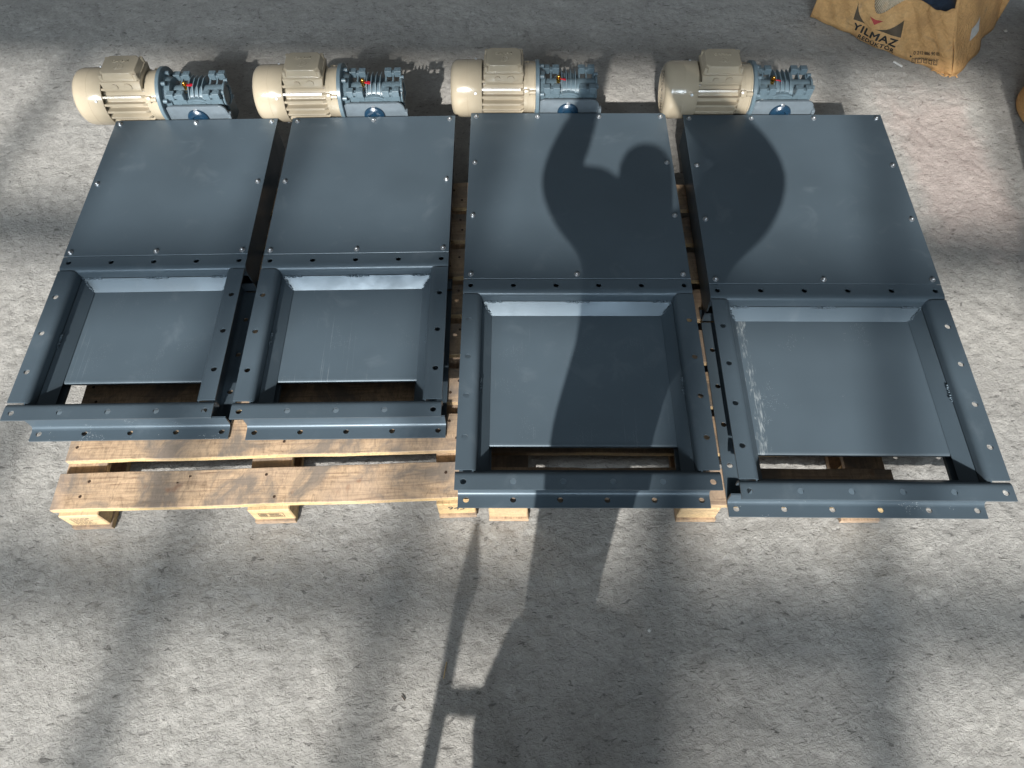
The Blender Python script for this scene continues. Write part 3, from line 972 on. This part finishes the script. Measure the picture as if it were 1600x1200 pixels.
def build_pallet(loc, rz, width, board_w, n, pitch, label, block_x, seed, first_w, marks, front_set):
    root = empty('pallet', loc, (0, 0, rz))
    tag(root, label, 'pallet', 'wooden pallets side by side')
    rnd = random.Random(seed)
    depth = pitch * (n - 1) + board_w
    for k in range(n):
        bw = first_w if k == 0 else board_w
        y0 = (0.0 if k == 0 else 0.155 + pitch * (k - 1)) + rnd.uniform(-.004, .004) * (k > 0)
        dx = rnd.uniform(-.006, .006) if k else 0
        pl = link('plank', plank_mesh('plank', width, bw, 0.022, seed * 31 + k), M['plank'], root, (dx, y0, 0.122), (0, 0, rnd.uniform(-.003, .003) if k else 0))
        for bx, bw2 in block_x:
            for q in range(2):
                link('nail_head', NAIL, M['nail'], pl, (bx + bw2 * rnd.uniform(.2, .8), bw * (0.28 + 0.42 * q) + rnd.uniform(-.012, .012), 0.0222))
        if k < 2:
            for q in range(2 if k == 0 else 1):
                o = link('knot_hole', KNOT, M['nail'], pl, (rnd.uniform(.1, width - .1), bw * rnd.uniform(.4, .85), 0.0224), (0, 0, rnd.uniform(-.4, .4)))
                o.scale = (rnd.uniform(.4, .8), rnd.uniform(.4, .7), 1)
    for bx, bw2 in block_x:
        link('stringer', plank_mesh('stringer', depth, bw2, 0.020, seed * 7 + int(bx * 50)), M['plank'], root, (bx + bw2, 0.010, 0.1015), (0, 0, math.pi / 2))
        link('runner', plank_mesh('runner', depth, bw2, 0.021, seed * 9 + int(bx * 50)), M['plank'], root, (bx + bw2, front_set - 0.006, 0.003), (0, 0, math.pi / 2))
        for by in (front_set, depth / 2 - 0.07, depth - 0.15):
            link('block', block_mesh('block', bw2 + rnd.uniform(-.004, .004), 0.140, 0.0770, 0.003), M['block'], root, (bx, by, 0.0243))
    # ink stamps on the front blocks
    for (bx, bw2), mk in zip(block_x, marks):
        if mk is None: continue
        if mk == 'stamp':
            bm = bmesh.new()
            wv, hv = bw2 * 0.62, 0.030
            for a in ((0, wv, 0, .0012), (0, wv, hv - .0012, hv), (0, .0012, 0.0013, hv - .0013), (wv - .0012, wv, .0013, hv - .0013)):
                box(bm, a[0], a[1], -0.0005, 0, a[2], a[3])
            for q in range(6): box(bm, 0.004 + q * 0.0035, 0.0055 + q * 0.0035, -0.0005, 0, 0.005, hv - 0.006)
            for q in range(3): box(bm, 0.030, wv - 0.005 - 0.004 * q, -0.0005, 0, 0.006 + q * 0.007, 0.0085 + q * 0.007)
            link('ink_stamp', bm_mesh(bm, 'ink_stamp'), M['ink'], root, (bx + bw2 * .2, front_set - 0.0004, 0.048))
        elif mk == 'lines':
            bm = bmesh.new()
            for q in range(6):
                x = 0
                for s in range(rnd.randint(4, 7)):
                    l = rnd.uniform(.004, .012)
                    if x + l > .06: break
                    box(bm, x, x + l, -0.0005, 0, q * 0.009, q * 0.009 + 0.0022)
                    x += l + .003
            link('ink_stamp', bm_mesh(bm, 'ink_stamp'), M['ink'], root, (bx + bw2 * .2, front_set - 0.0004, 0.035))
        else:
            link('stamped_number', text_mesh(mk, 0.034, 0.0003), M['ink'], root, (bx + bw2 * .5, front_set - 0.0006, 0.070), (math.pi / 2, 0.06, 0))
    return root

build_pallet((-1.319, 0.733, 0), 0.0083, 1.206, 0.121, 8, 0.1605, 'weathered wooden pallet under the two smaller gates, its bare front plank showing', [(0.0, 0.118), (0.545, 0.118), (1.092, 0.112)], 5, 0.112, ['lines', 'stamp', '945'], -0.004)
build_pallet((-0.083, 0.722, 0), -0.030, 1.165, 0.121, 8, 0.1605, 'wooden pallet under the two larger gates, mostly hidden by them', [(0.006, 0.115), (0.560, 0.115), (1.045, 0.115)], 8, 0.112, [None, None, None], 0.004)

# ------------------------------------------------------------------ crushed carton
CA, CB = Vector((1.439, 3.140, 0)), Vector((1.943, 2.680, 0))
cdir = (CB - CA).normalized()
cin = Vector((-cdir.y, cdir.x, 0))        # into the box (away from the viewer)
CLEN = (CB - CA).length
def ff(u, v):
    """front face: u 0..1 along the base, v height in metres"""
    p = CA.lerp(CB, u)
    lean = cdir * (-0.50 * u ** 3) + cin * (0.10 + 0.16 * math.sin(math.pi * u))
    w = 0.007 * math.sin(9 * u + 14 * v) + 0.004 * math.sin(23 * u - 9 * v + 1) + 0.003 * math.sin(47 * u + 60 * v)
    e = max(0.0, (u - 0.86) / 0.14)
    return p + Vector((0, 0, v)) + lean * v + cin * (w + 0.022 * e ** 2)
def carton_material():
    t = NT('brown_corrugated_card')
    co = t.coords()
    a = t.noise(co, 5, 5, 0.6, 0.4)
    f = t.noise(co, 60, 5, 0.7, 1.0)
    r = t.ramp(a, 'Fac', [(0.3, (0.46, 0.26, 0.11)), (0.55, (0.64, 0.37, 0.15)), (0.75, (0.68, 0.43, 0.20))])
    s = t.ramp(f, 'Fac', [(0.3, gray(0.8)), (0.6, gray(1.06))])
    c = t.mix(0.8, (r, 'Color'), (s, 'Color'), 'MULTIPLY')
    d = t.noise(co, 11, 5, 0.7, 0.8)
    dr = t.ramp(d, 'Fac', [(0.58, gray(0)), (0.76, gray(0.5))])
    c2 = t.mix((dr, 'Color'), (c, 2), (0.22, 0.17, 0.12))
    t.ln(c2, 2, t.b, 'Base Color')
    t.set(Roughness=0.8)
    b1 = t.bump(a, 'Fac', 0.5, 0.03)
    wr_ = t.noise(t.coords(scale=(1, 1, 2.2)), 19, 4, 0.6, 1.5)
    b2 = t.bump(wr_, 'Fac', 0.5, 0.02, b1)
    t.bump(f, 'Fac', 0.3, 0.003, b2)
    return t.m
M['card'] = carton_material()
M['card_pale'] = simple('torn_card_edge', (0.60, 0.50, 0.36), 0.9, 0, 0.2, 120, 0.3)
M['print'] = simple('black_print', (0.022, 0.020, 0.018), 0.7, 0, 0.15, 90)
M['print_brown'] = simple('dark_brown_print', (0.085, 0.060, 0.035), 0.7, 0, 0.2, 60)
M['print_red'] = simple('red_print', (0.42, 0.05, 0.045), 0.7, 0, 0.2, 60)
M['bluebag'] = simple('blue_plastic', (0.03, 0.05, 0.085), 0.35, 0, 0.4, 30, 0.2)
M['white'] = simple('white_paper', (0.55, 0.55, 0.53), 0.8, 0, 0.1, 60)

def top_edge(u):
    """height of the torn front rim"""
    base = 0.235 + 0.02 * math.sin(7 * u)
    d = math.exp(-((u - 0.40) / 0.11) ** 2)
    return base - 0.062 * d + 0.0016 * math.sin(61 * u) + 0.003 * math.sin(19 * u + 1)

def build_carton():
    root = empty('carton', (CA.x, CA.y, 0))
    tag(root, 'crushed brown cardboard carton with torn rim and black and red print on the floor', 'carton')
    inv = Matrix.Translation((-CA.x, -CA.y, 0))
    def L(p): return Vector(p) - Vector((CA.x, CA.y, 0))
    nu, nv = 80, 14
    bm = bmesh.new()
    g = [[bm.verts.new(L(ff(i / nu, top_edge(i / nu) * j / nv))) for j in range(nv + 1)] for i in range(nu + 1)]
    for i in range(nu):
        for j in range(nv): bm.faces.new((g[i][j], g[i + 1][j], g[i + 1][j + 1], g[i][j + 1]))
    me = bm_mesh(bm, 'front_panel', True)
    o = link('front_panel', me, M['card'], root)
    so = o.modifiers.new('s', 'SOLIDIFY'); so.thickness = 0.006; so.offset = 0
    # right panel: from the near corner away from the viewer
    rdir = Vector((0.66, 0.75, 0)).normalized()
    def rf(s, v):
        a = ff(1.0, v)
        q = a + rdir * (s * 0.52) + Vector((-0.02 * math.sin(3.2 * s), 0, 0)) * v * 4
        bul = math.sin(math.pi * min(1, s * 1.6)) * 0.020
        lean = Vector((0.22 * s, -0.03 * s, 0)) * v * 1.6
        return q + lean + Vector((rdir.y, -rdir.x, 0)) * (bul + 0.006 * math.sin(17 * s + 20 * v)) + Vector((0, 0, 0))
    bm = bmesh.new()
    ns = 30
    g = [[bm.verts.new(L(rf(i / ns, 0.29 * j / nv))) for j in range(nv + 1)] for i in range(ns + 1)]
    for i in range(ns):
        for j in range(nv): bm.faces.new((g[i][j], g[i + 1][j], g[i + 1][j + 1], g[i][j + 1]))
    o = link('side_panel', bm_mesh(bm, 'side_panel', True), M['card'], root)
    so = o.modifiers.new('s', 'SOLIDIFY'); so.thickness = 0.006; so.offset = 0
    # pale label on the side panel
    bm = bmesh.new()
    g = [[bm.verts.new(L(rf(0.22 + 0.12 * i / 6, 0.095 + 0.05 * j / 4 + 0.02 * i / 6) + Vector((rdir.y, -rdir.x, 0)) * 0.008)) for j in range(5)] for i in range(7)]
    for i in range(6):
        for j in range(4): bm.faces.new((g[i][j], g[i + 1][j], g[i + 1][j + 1], g[i][j + 1]))
    link('paper_label', bm_mesh(bm, 'paper_label', True), M['white'], root)
    # left and back panels
    back = rdir * 0.52
    for nm, p0, p1 in (('side_panel', CA, CA + back), ('back_panel', CA + back, CB + back)):
        bm = bmesh.new()
        n = 16
        g = [[bm.verts.new(L(Vector(p0).lerp(Vector(p1), i / n) + Vector((0, 0, 0.27 * j / 6 + (0.006 * math.sin(i) if j == 6 else 0))) + cin * 0.01 * math.sin(i * .9 + j))) for j in range(7)] for i in range(n + 1)]
        for i in range(n):
            for j in range(6): bm.faces.new((g[i][j], g[i + 1][j], g[i + 1][j + 1], g[i][j + 1]))
        o = link(nm, bm_mesh(bm, nm, True), M['card'], root)
        so = o.modifiers.new('s', 'SOLIDIFY'); so.thickness = 0.006; so.offset = 0
    # torn corrugated liner around the notch: a fan of small flutes
    bm = bmesh.new()
    for k in range(26):
        u = 0.275 + 0.27 * k / 25
        h = top_edge(u)
        dpt = 0.056 * math.exp(-((u - 0.405) / 0.085) ** 2) + 0.003
        a = ff(u, h - dpt) - cin * 0.0055
        b = ff(u + 0.010, h + 0.003) - cin * 0.0055
        cyl(bm, L(a), L(b), 0.0026, 0.0032, 6)
    link('torn_corrugation', bm_mesh(bm, 'torn_corrugation', True), M['card_pale'], root)
    bm = bmesh.new()
    n = 44
    lo_, hi_ = [], []
    for k in range(n + 1):
        u = 0.265 + 0.29 * k / n
        h = top_edge(u)
        dpt = 0.058 * math.exp(-((u - 0.405) / 0.085) ** 2) + 0.003
        lo_.append(bm.verts.new(L(ff(u, h - dpt) - cin * 0.0040)))
        hi_.append(bm.verts.new(L(ff(u, h + 0.001) - cin * 0.0040)))
    for k in range(n): bm.faces.new((lo_[k], lo_[k + 1], hi_[k + 1], hi_[k]))
    M['card_inner'] = simple('card_inner_liner', (0.22, 0.15, 0.09), 0.9, 0, 0.2, 120)
    link('torn_liner', bm_mesh(bm, 'torn_liner'), M['card_inner'], root)
    # frayed near bottom corner
    bm = bmesh.new()
    rnd = random.Random(4)
    for k in range(26):
        u = rnd.uniform(0.90, 1.0)
        p = ff(u, 0.004) - cin * rnd.uniform(.002, .012) + Vector((rnd.uniform(-.01, .03), rnd.uniform(-.01, .015), 0))
        q = p + Vector((rnd.uniform(-.035, .035), rnd.uniform(-.012, .012), rnd.uniform(0.0, .012)))
        cyl(bm, L(p), L(q), 0.003, 0.0012, 5)
    link('frayed_corner', bm_mesh(bm, 'frayed_corner'), M['card'], root)
    # contents
    bm = bmesh.new()
    for k in range(16):
        c = ff(rnd.uniform(.12, .85), 0.10) + cin * rnd.uniform(.09, .34) + Vector((0, 0, rnd.uniform(0, .04)))
        bmesh.ops.create_icosphere(bm, subdivisions=3, radius=rnd.uniform(.05, .09), matrix=Matrix.Translation(L(c)) @ Matrix.Rotation(rnd.uniform(0, 3), 4, 'Z') @ Matrix.Diagonal((1.4, .8, .7, 1)))
    for v in bm.verts:
        v.co += Vector((math.sin(v.co.y * 60), math.sin(v.co.z * 70), math.sin(v.co.x * 55))) * 0.008
    bags = link('blue_packing', bm_mesh(bm, 'blue_packing', True), M['bluebag'])
    bags.location = (CA.x, CA.y, 0)
    tag(bags, 'dark blue plastic packing inside the torn carton', 'packing')
    # printing, mapped on the front panel: (s metres along base, v metres up)
    def print_mesh(me, u0, v0, ang=0.0, name='print', off=0.0055, shear=0.0):
        bm = bmesh.new(); bm.from_mesh(me)
        bmesh.ops.triangulate(bm, faces=bm.faces)
        bmesh.ops.subdivide_edges(bm, edges=[e for e in bm.edges if e.calc_length() > 0.03], cuts=2)
        c, s = math.cos(ang), math.sin(ang)
        for v in bm.verts:
            x, y = v.co.x * c - v.co.y * s, v.co.x * s + v.co.y * c
            p = ff(u0 + x / CLEN, v0 + y) - cin * (off + v.co.z)
            v.co = L(p)
        return bm_mesh(bm, name)
    def shape(pts):
        me = bpy.data.meshes.new('s')
        me.from_pydata([(p[0], p[1], 0) for p in pts], [], [list(range(len(pts)))])
        return me
    def put(me, mat, u, v, ang=0.0, name='printed_text', **k):
        link(name, print_mesh(me, u, v, ang, name, **k), mat, root)
    return root, put, shape
carton, put, shape = build_carton()
def arc(p0, p1, bulge, n=8):
    p0, p1 = Vector(p0), Vector(p1)
    d = p1 - p0
    nrm = Vector((-d.y, d.x))
    return [tuple(p0 + d * (k / n) + nrm * (bulge * 4 * (k / n) * (1 - k / n))) for k in range(n)]
def wide(me, kx, fat=0.0):
    for v in me.vertices: v.co.x *= kx
    if not fat: return me
    bm = bmesh.new()
    for i, (dx, dy) in enumerate(((0, 0), (fat, 0), (-fat, 0), (0, fat * .7), (0, -fat * .7))):
        n0 = len(bm.verts)
        bm.from_mesh(me)
        bm.verts.ensure_lookup_table()
        for v in bm.verts[n0:]: v.co += Vector((dx, dy, 0.0003 * i))
    out = bpy.data.meshes.new('fat'); bm.to_mesh(out); bm.free()
    return out
def uvshape(pts):
    return shape([((u - 0.4) * CLEN, v) for u, v in pts])
put(wide(text_mesh('YILMAZ', 0.038, 0.0, space=1.12), 1.50, 0.0019), M['print'], 0.452, 0.041)
put(wide(text_mesh('REDÜKTÖR', 0.021, 0.0, space=1.1), 1.5, 0.0009), M['print'], 0.480, 0.0135)
# emblem: two dark curved triangles and a red arrow head between them
def bow(p0, p1, b, n=8):
    return [(p0[0] + (p1[0] - p0[0]) * k / n + b[0] * 4 * (k / n) * (1 - k / n), p0[1] + (p1[1] - p0[1]) * k / n + b[1] * 4 * (k / n) * (1 - k / n)) for k in range(n)]
put(uvshape(bow((0.440, 0.066), (0.590, 0.132), (0.012, -0.012)) + [(0.590, 0.132), (0.614, 0.066)]), M['print_brown'], 0.4, 0.0, 0.0, 'printed_emblem')
put(uvshape(bow((0.363, 0.066), (0.262, 0.136), (-0.012, -0.010)) + [(0.262, 0.136), (0.278, 0.066)]), M['print_brown'], 0.4, 0.0, 0.0, 'printed_emblem')
put(uvshape([(0.370, 0.103), (0.423, 0.080), (0.466, 0.104), (0.415, 0.098)]), M['print_red'], 0.4, 0.0, 0.0, 'printed_emblem')
put(text_mesh('0 212 886 90 00', 0.0185, 0.0, bold=0.0002), M['print'], 0.822, 0.055, 0.27, off=0.009)
put(text_mesh('www.yr.com.tr', 0.0175, 0.0), M['print'], 0.832, 0.036, 0.25, off=0.009)
put(shape([(-0.005, -0.005), (0.006, 0.0), (-0.005, 0.006)]), M['print'], 0.727, 0.022, 0.25, 'printed_symbol')
for k in range(5):
    q = 0.0085
    fr = shape([(-q, -q), (q, -q), (q, q), (-q, q)])
    bmq = bmesh.new()
    for a in ((-q, q, -q, -q + .0022), (-q, q, q - .0022, q), (-q, -q + .0022, -q, q), (q - .0022, q, -q, q)):
        vv = [bmq.verts.new((x, y, 0)) for x, y in ((a[0], a[2]), (a[1], a[2]), (a[1], a[3]), (a[0], a[3]))]
        bmq.faces.new(vv)
    for s in range(3 + k % 2):
        a0 = 2.1 * s + k
        vv = [bmq.verts.new((0.0055 * math.cos(a0 + d), 0.0055 * math.sin(a0 + d), 0)) for d in (0, 1.0, 1.6)]
        bmq.faces.new(vv)
    mq = bpy.data.meshes.new('sym'); bmq.to_mesh(mq); bmq.free()
    put(mq, M['print'], 0.752 + 0.034 * k, 0.0105 + 0.0055 * k, 0.2, 'printed_symbol')

# ------------------------------------------------------------------ fibre drum at the right edge
def build_drum():
    root = empty('fibre_drum', (2.36, 2.42, 0))
    tag(root, 'brown rounded fibre drum cut off by the right edge', 'drum')
    bm = bmesh.new()
    lat = [(0.0, 0.0), (0.0, 0.205), (0.012, 0.218), (0.03, 0.219), (0.033, 0.215), (0.30, 0.215), (0.303, 0.219), (0.33, 0.219), (0.335, 0.21), (0.335, 0.0)]
    lathe_x(bm, lat, 64)
    bmesh.ops.transform(bm, matrix=Matrix.Rotation(-math.pi / 2, 4, 'Y'), verts=bm.verts)
    link('drum_body', bm_mesh(bm, 'drum_body', True, 0.6), M['card'], root)
    bm = bmesh.new()
    lathe_x(bm, [(0.325, 0.221), (0.336, 0.222), (0.338, 0.2), (0.338, 0.0)], 64)
    bmesh.ops.transform(bm, matrix=Matrix.Rotation(-math.pi / 2, 4, 'Y'), verts=bm.verts)
    link('drum_lid', bm_mesh(bm, 'drum_lid', True, 0.6), M['card'], root)
build_drum()

# ------------------------------------------------------------------ things outside the frame that throw the shadows
def build_side_caster():  # added tall box, placed only to throw the shadow at the right edge
    root = empty('side_caster', (1.74, -0.12, 0))
    tag(root, 'tall grey box added out of view at right to cast a shadow', 'side_caster')
    link('carcass', bbox('carcass', 0, 0.8, 0, 0.60, 0.06, 1.62, 0.006), M['steel'], root)
    for k in range(2):
        d = link('door', bbox('door', 0.01 + 0.395 * k, 0.395 + 0.395 * k, -0.02, -0.001, 0.09, 1.6, 0.004), M['steel'], root)
        link('handle', bbox('handle', 0.35 + 0.06 * k, 0.365 + 0.06 * k, -0.045, -0.021, 0.8, 0.95, 0.004), M['black'], d)
    for a in (0.03, 0.73):
        for b in (0.03, 0.53):
            link('foot', bbox('foot', a, a + 0.05, b, b + 0.05, 0.0, 0.06, 0.003), M['black'], root)
build_side_caster()

def build_rear_caster():  # added stand-in, body outline and post shaped to throw the floor shadow
    root = empty('rear_caster', (0.02, -1.0, 0))
    tag(root, 'grey wheeled form with an upright post, added behind the viewer to cast a shadow', 'shadow_caster')
    bm = bmesh.new()
    pts = [(-0.26, 0.14), (0.10, 0.14), (0.12, 0.70), (0.09, 0.80), (0.04, 0.85), (-0.03, 0.868), (-0.12, 0.865), (-0.20, 0.86), (-0.275, 0.84), (-0.325, 0.74), (-0.335, 0.66), (-0.30, 0.55)]
    prism(bm, pts, 'y', -0.2, 0.2)
    bev(bm, 0.012, 2)
    link('caster_body', bm_mesh(bm, 'caster_body', True, 0.6), M['steel'], root)
    bm = bmesh.new()
    cyl(bm, (-0.466, 0, 0.16), (-0.466, 0, 0.98), 0.019, 0.021, 16)
    cyl(bm, (-0.466, 0, 0.975), (-0.458, 0, 1.06), 0.021, 0.030, 16)
    cyl(bm, (-0.458, 0, 1.06), (-0.468, 0, 1.17), 0.030, 0.008, 16)
    link('post', bm_mesh(bm, 'post', True, 0.6), M['black'], root)
    link('bracket', bbox('bracket', -0.46, -0.24, -0.015, 0.015, 0.815, 0.85, 0.005), M['steel'], root)
    link('bracket', bbox('bracket', -0.46, -0.29, -0.02, 0.02, 0.17, 0.21, 0.005), M['steel'], root)
    for a in (-0.2, 0.05):
        for b in (-0.16, 0.16):
            bm = bmesh.new()
            cyl(bm, (a, b - 0.02, 0.07), (a, b + 0.02, 0.07), 0.07, seg=24)
            cyl(bm, (a, b, 0.07), (a, b, 0.15), 0.015, seg=10)
            link('wheel', bm_mesh(bm, 'wheel', True, 0.6), M['black'], root)
build_rear_caster()

M['skin'] = simple('skin', (0.48, 0.29, 0.20), 0.55, 0, 0.05, 20)
M['shirt'] = simple('dark_shirt', (0.05, 0.06, 0.09), 0.9, 0, 0.15, 60, 0.2)
M['trouser'] = simple('dark_trousers', (0.035, 0.037, 0.045), 0.9, 0, 0.15, 60, 0.2)
M['hair'] = simple('dark_hair', (0.02, 0.014, 0.01), 0.6, 0, 0.2, 120, 0.2)

def skin_body(verts, edges, radii, root_i, levels=2):
    me = bpy.data.meshes.new('tmp_skin')
    me.from_pydata(verts, edges, [])
    o = bpy.data.objects.new('tmp_skin', me)
    COL.objects.link(o)
    sk = o.modifiers.new('skin', 'SKIN')
    sk.use_smooth_shade = True
    lay = me.skin_vertices[0].data if me.skin_vertices else None
    if lay is None:
        bpy.context.view_layer.objects.active = o
        bpy.ops.mesh.customdata_skin_add()
        lay = me.skin_vertices[0].data
    for i, r in enumerate(radii):
        lay[i].radius = (r, r) if not isinstance(r, tuple) else r
        lay[i].use_root = (i == root_i)
    ss = o.modifiers.new('sub', 'SUBSURF')
    ss.levels = levels; ss.render_levels = levels
    bpy.context.view_layer.update()
    out = evaluated_mesh(o)
    drop(o)
    out.materials.clear()
    for p in out.polygons: p.use_smooth = True
    return out

def build_person():
    PX, PY = 0.125, -0.26
    V, E, R = [], [], []
    def add(p, r, parent=None):
        V.append(p); R.append(r)
        if parent is not None: E.append((parent, len(V) - 1))
        return len(V) - 1
    pel = add((0.025, PY, 0.95), (0.150, 0.115))
    wa = add((0.060, PY + .01, 1.12), (0.165, 0.110), pel)
    ch = add((0.115, PY, 1.36), (0.205, 0.125), wa)
    nb_ = add((PX, PY, 1.52), (0.15, 0.095), ch)
    nk = add((PX - .01, PY + .015, 1.555), 0.066, nb_)
    h1 = add((PX - .045, PY + .045, 1.630), (0.092, 0.100), nk)
    h2 = add((PX - .055, PY + .050, 1.710), (0.095, 0.102), h1)
    h3 = add((PX - .055, PY + .045, 1.775), (0.066, 0.072), h2)
    # arms raised, hands at the phone
    for s, sh, el, fo, wr, hd in ((-1, (PX - .15, PY + .02, 1.56), (-0.205, -0.100, 1.615), (-0.150, -0.06, 1.76), (-0.112, -0.035, 1.945), (-0.090, -0.028, 2.025)),
                                 (1, (PX + .19, PY + .02, 1.57), (0.530, -0.100, 1.615), (0.32, -0.09, 1.775), (0.140, -0.035, 1.955), (0.100, -0.028, 2.035))):
        a = add(sh, 0.115, ch)
        b_ = add(tuple((Vector(sh) + Vector(el)) / 2), 0.122 if s < 0 else 0.140, a)
        c = add(el, 0.085, b_)
        d = add(fo, 0.060 if s < 0 else 0.105, c)
        w_ = add(wr, 0.031, d)
        p = add(hd, (0.040, 0.020), w_)
        for k in range(4):                                    # fingers behind the phone edge
            bx = hd[0] - s * 0.004
            f1 = add((bx, hd[1] - 0.012 + 0.0, hd[2] + 0.012 + 0.017 * (k - 1)), 0.009, p)
            f2 = add((bx - s * 0.022, hd[1] - 0.022, hd[2] + 0.020 + 0.018 * (k - 1)), 0.0085, f1)
            add((bx - s * (0.042 - 0.004 * abs(k - 1)), hd[1] - 0.018, hd[2] + 0.022 + 0.018 * (k - 1)), 0.0075, f2)
        t1 = add((hd[0] - s * 0.012, hd[1] - 0.030, hd[2] - 0.020), 0.011, p)
        add((hd[0] - s * 0.034, hd[1] - 0.036, hd[2] + 0.006), 0.009, t1)
    for s, hx, kx, ax in ((-1, -0.035, -0.060, -0.065), (1, 0.060, 0.025, 0.045)):
        hp = add((hx, PY, 0.87), (0.085, 0.105), pel)
        kn = add((kx, PY + .03, 0.50), 0.062, hp)
        cf = add((kx * .5 + ax * .5, PY - .01, 0.32), 0.056, kn)
        an = add((ax, PY - .02, 0.09), 0.042, cf)
        bl = add((ax + s * .01, PY + .085, 0.045), (0.042, 0.035), an)
        add((ax + s * .015, PY + .15, 0.036), (0.038, 0.026), bl)
    me = skin_body(V, E, R, pel)
    for mm in ('shirt', 'trouser', 'skin', 'hair', 'black'): me.materials.append(M[mm])
    for p in me.polygons:
        c = p.center
        k = 0
        if c.z < 0.08: k = 4
        elif c.z < 1.0: k = 1
        elif c.z > 1.53 and abs(c.x - PX) < 0.17 and c.y < -0.1:
            k = 3 if (c.z > 1.735 or c.y < PY + 0.0) and c.z > 1.6 else 2
        elif c.z > 1.70: k = 2
        p.material_index = k
    o = link('person', me)
    tag(o, 'person in dark shirt and trousers raising both arms to hold a phone', 'person')
build_person()
# the phone itself, just behind the lens
ph = bmesh.new()
box(ph, -0.075, 0.075, -0.038, 0.034, 0.004, 0.0115)
bev(ph, 0.003, 2)
pm = bm_mesh(ph, 'phone', True, 0.6)
phone = link('phone', pm, M['black'])
phone.matrix_world = cam.matrix_world.copy()
tag(phone, 'black phone held up in both hands', 'phone')

# ------------------------------------------------------------------ small litter on the floor
def litter(name, label, cat, pts, r, mat, z=0.004):
    bm = bmesh.new()
    for a, b in zip(pts, pts[1:]): cyl(bm, (a[0], a[1], z), (b[0], b[1], z), r, seg=8)
    o = link(name, bm_mesh(bm, name, True, 0.7), mat)
    tag(o, label, cat)
litter('cigarette_butt', 'white cigarette butt lying below the carton', 'butt', [(1.728, 2.797), (1.757, 2.762)], 0.0048, M['white'], 0.006)
def chip(name, label, cat, x, y, s, mat, seed):
    rnd = random.Random(seed)
    bm = bmesh.new()
    bmesh.ops.create_icosphere(bm, subdivisions=2, radius=s)
    for v in bm.verts:
        v.co *= rnd.uniform(.6, 1.2)
        v.co.z = v.co.z * 0.5 + s * 0.45
    o = link(name, bm_mesh(bm, name), mat, None, (x, y, 0.0), (0, 0, seed))
    tag(o, label, cat)
M['chipm'] = simple('stone_chip', (0.42, 0.40, 0.37), 0.9, 0, 0.2, 90)
chip('pebble', 'pale stone chip on the open floor below the right pallet', 'chip', 0.363, 0.395, 0.006, M['white'], 1)
chip('pebble', 'small tan cardboard crumb beside the right corner of the carton', 'chip', 2.08, 2.915, 0.014, M['card'], 2)
chip('pebble', 'grey stone flake on the dark floor right of the carton', 'chip', 2.30, 3.00, 0.010, M['chipm'], 3)
litter('splinter', 'thin pale wood splinter on the floor beside the post shadow', 'splinter', [(-0.196, 0.325), (-0.203, 0.283)], 0.0016, M['block'], 0.002)
litter('nail', 'short dark nail lying on the floor left of the post shadow', 'nail', [(-0.314, 0.243), (-0.304, 0.231)], 0.0016, M['nail'], 0.0015)
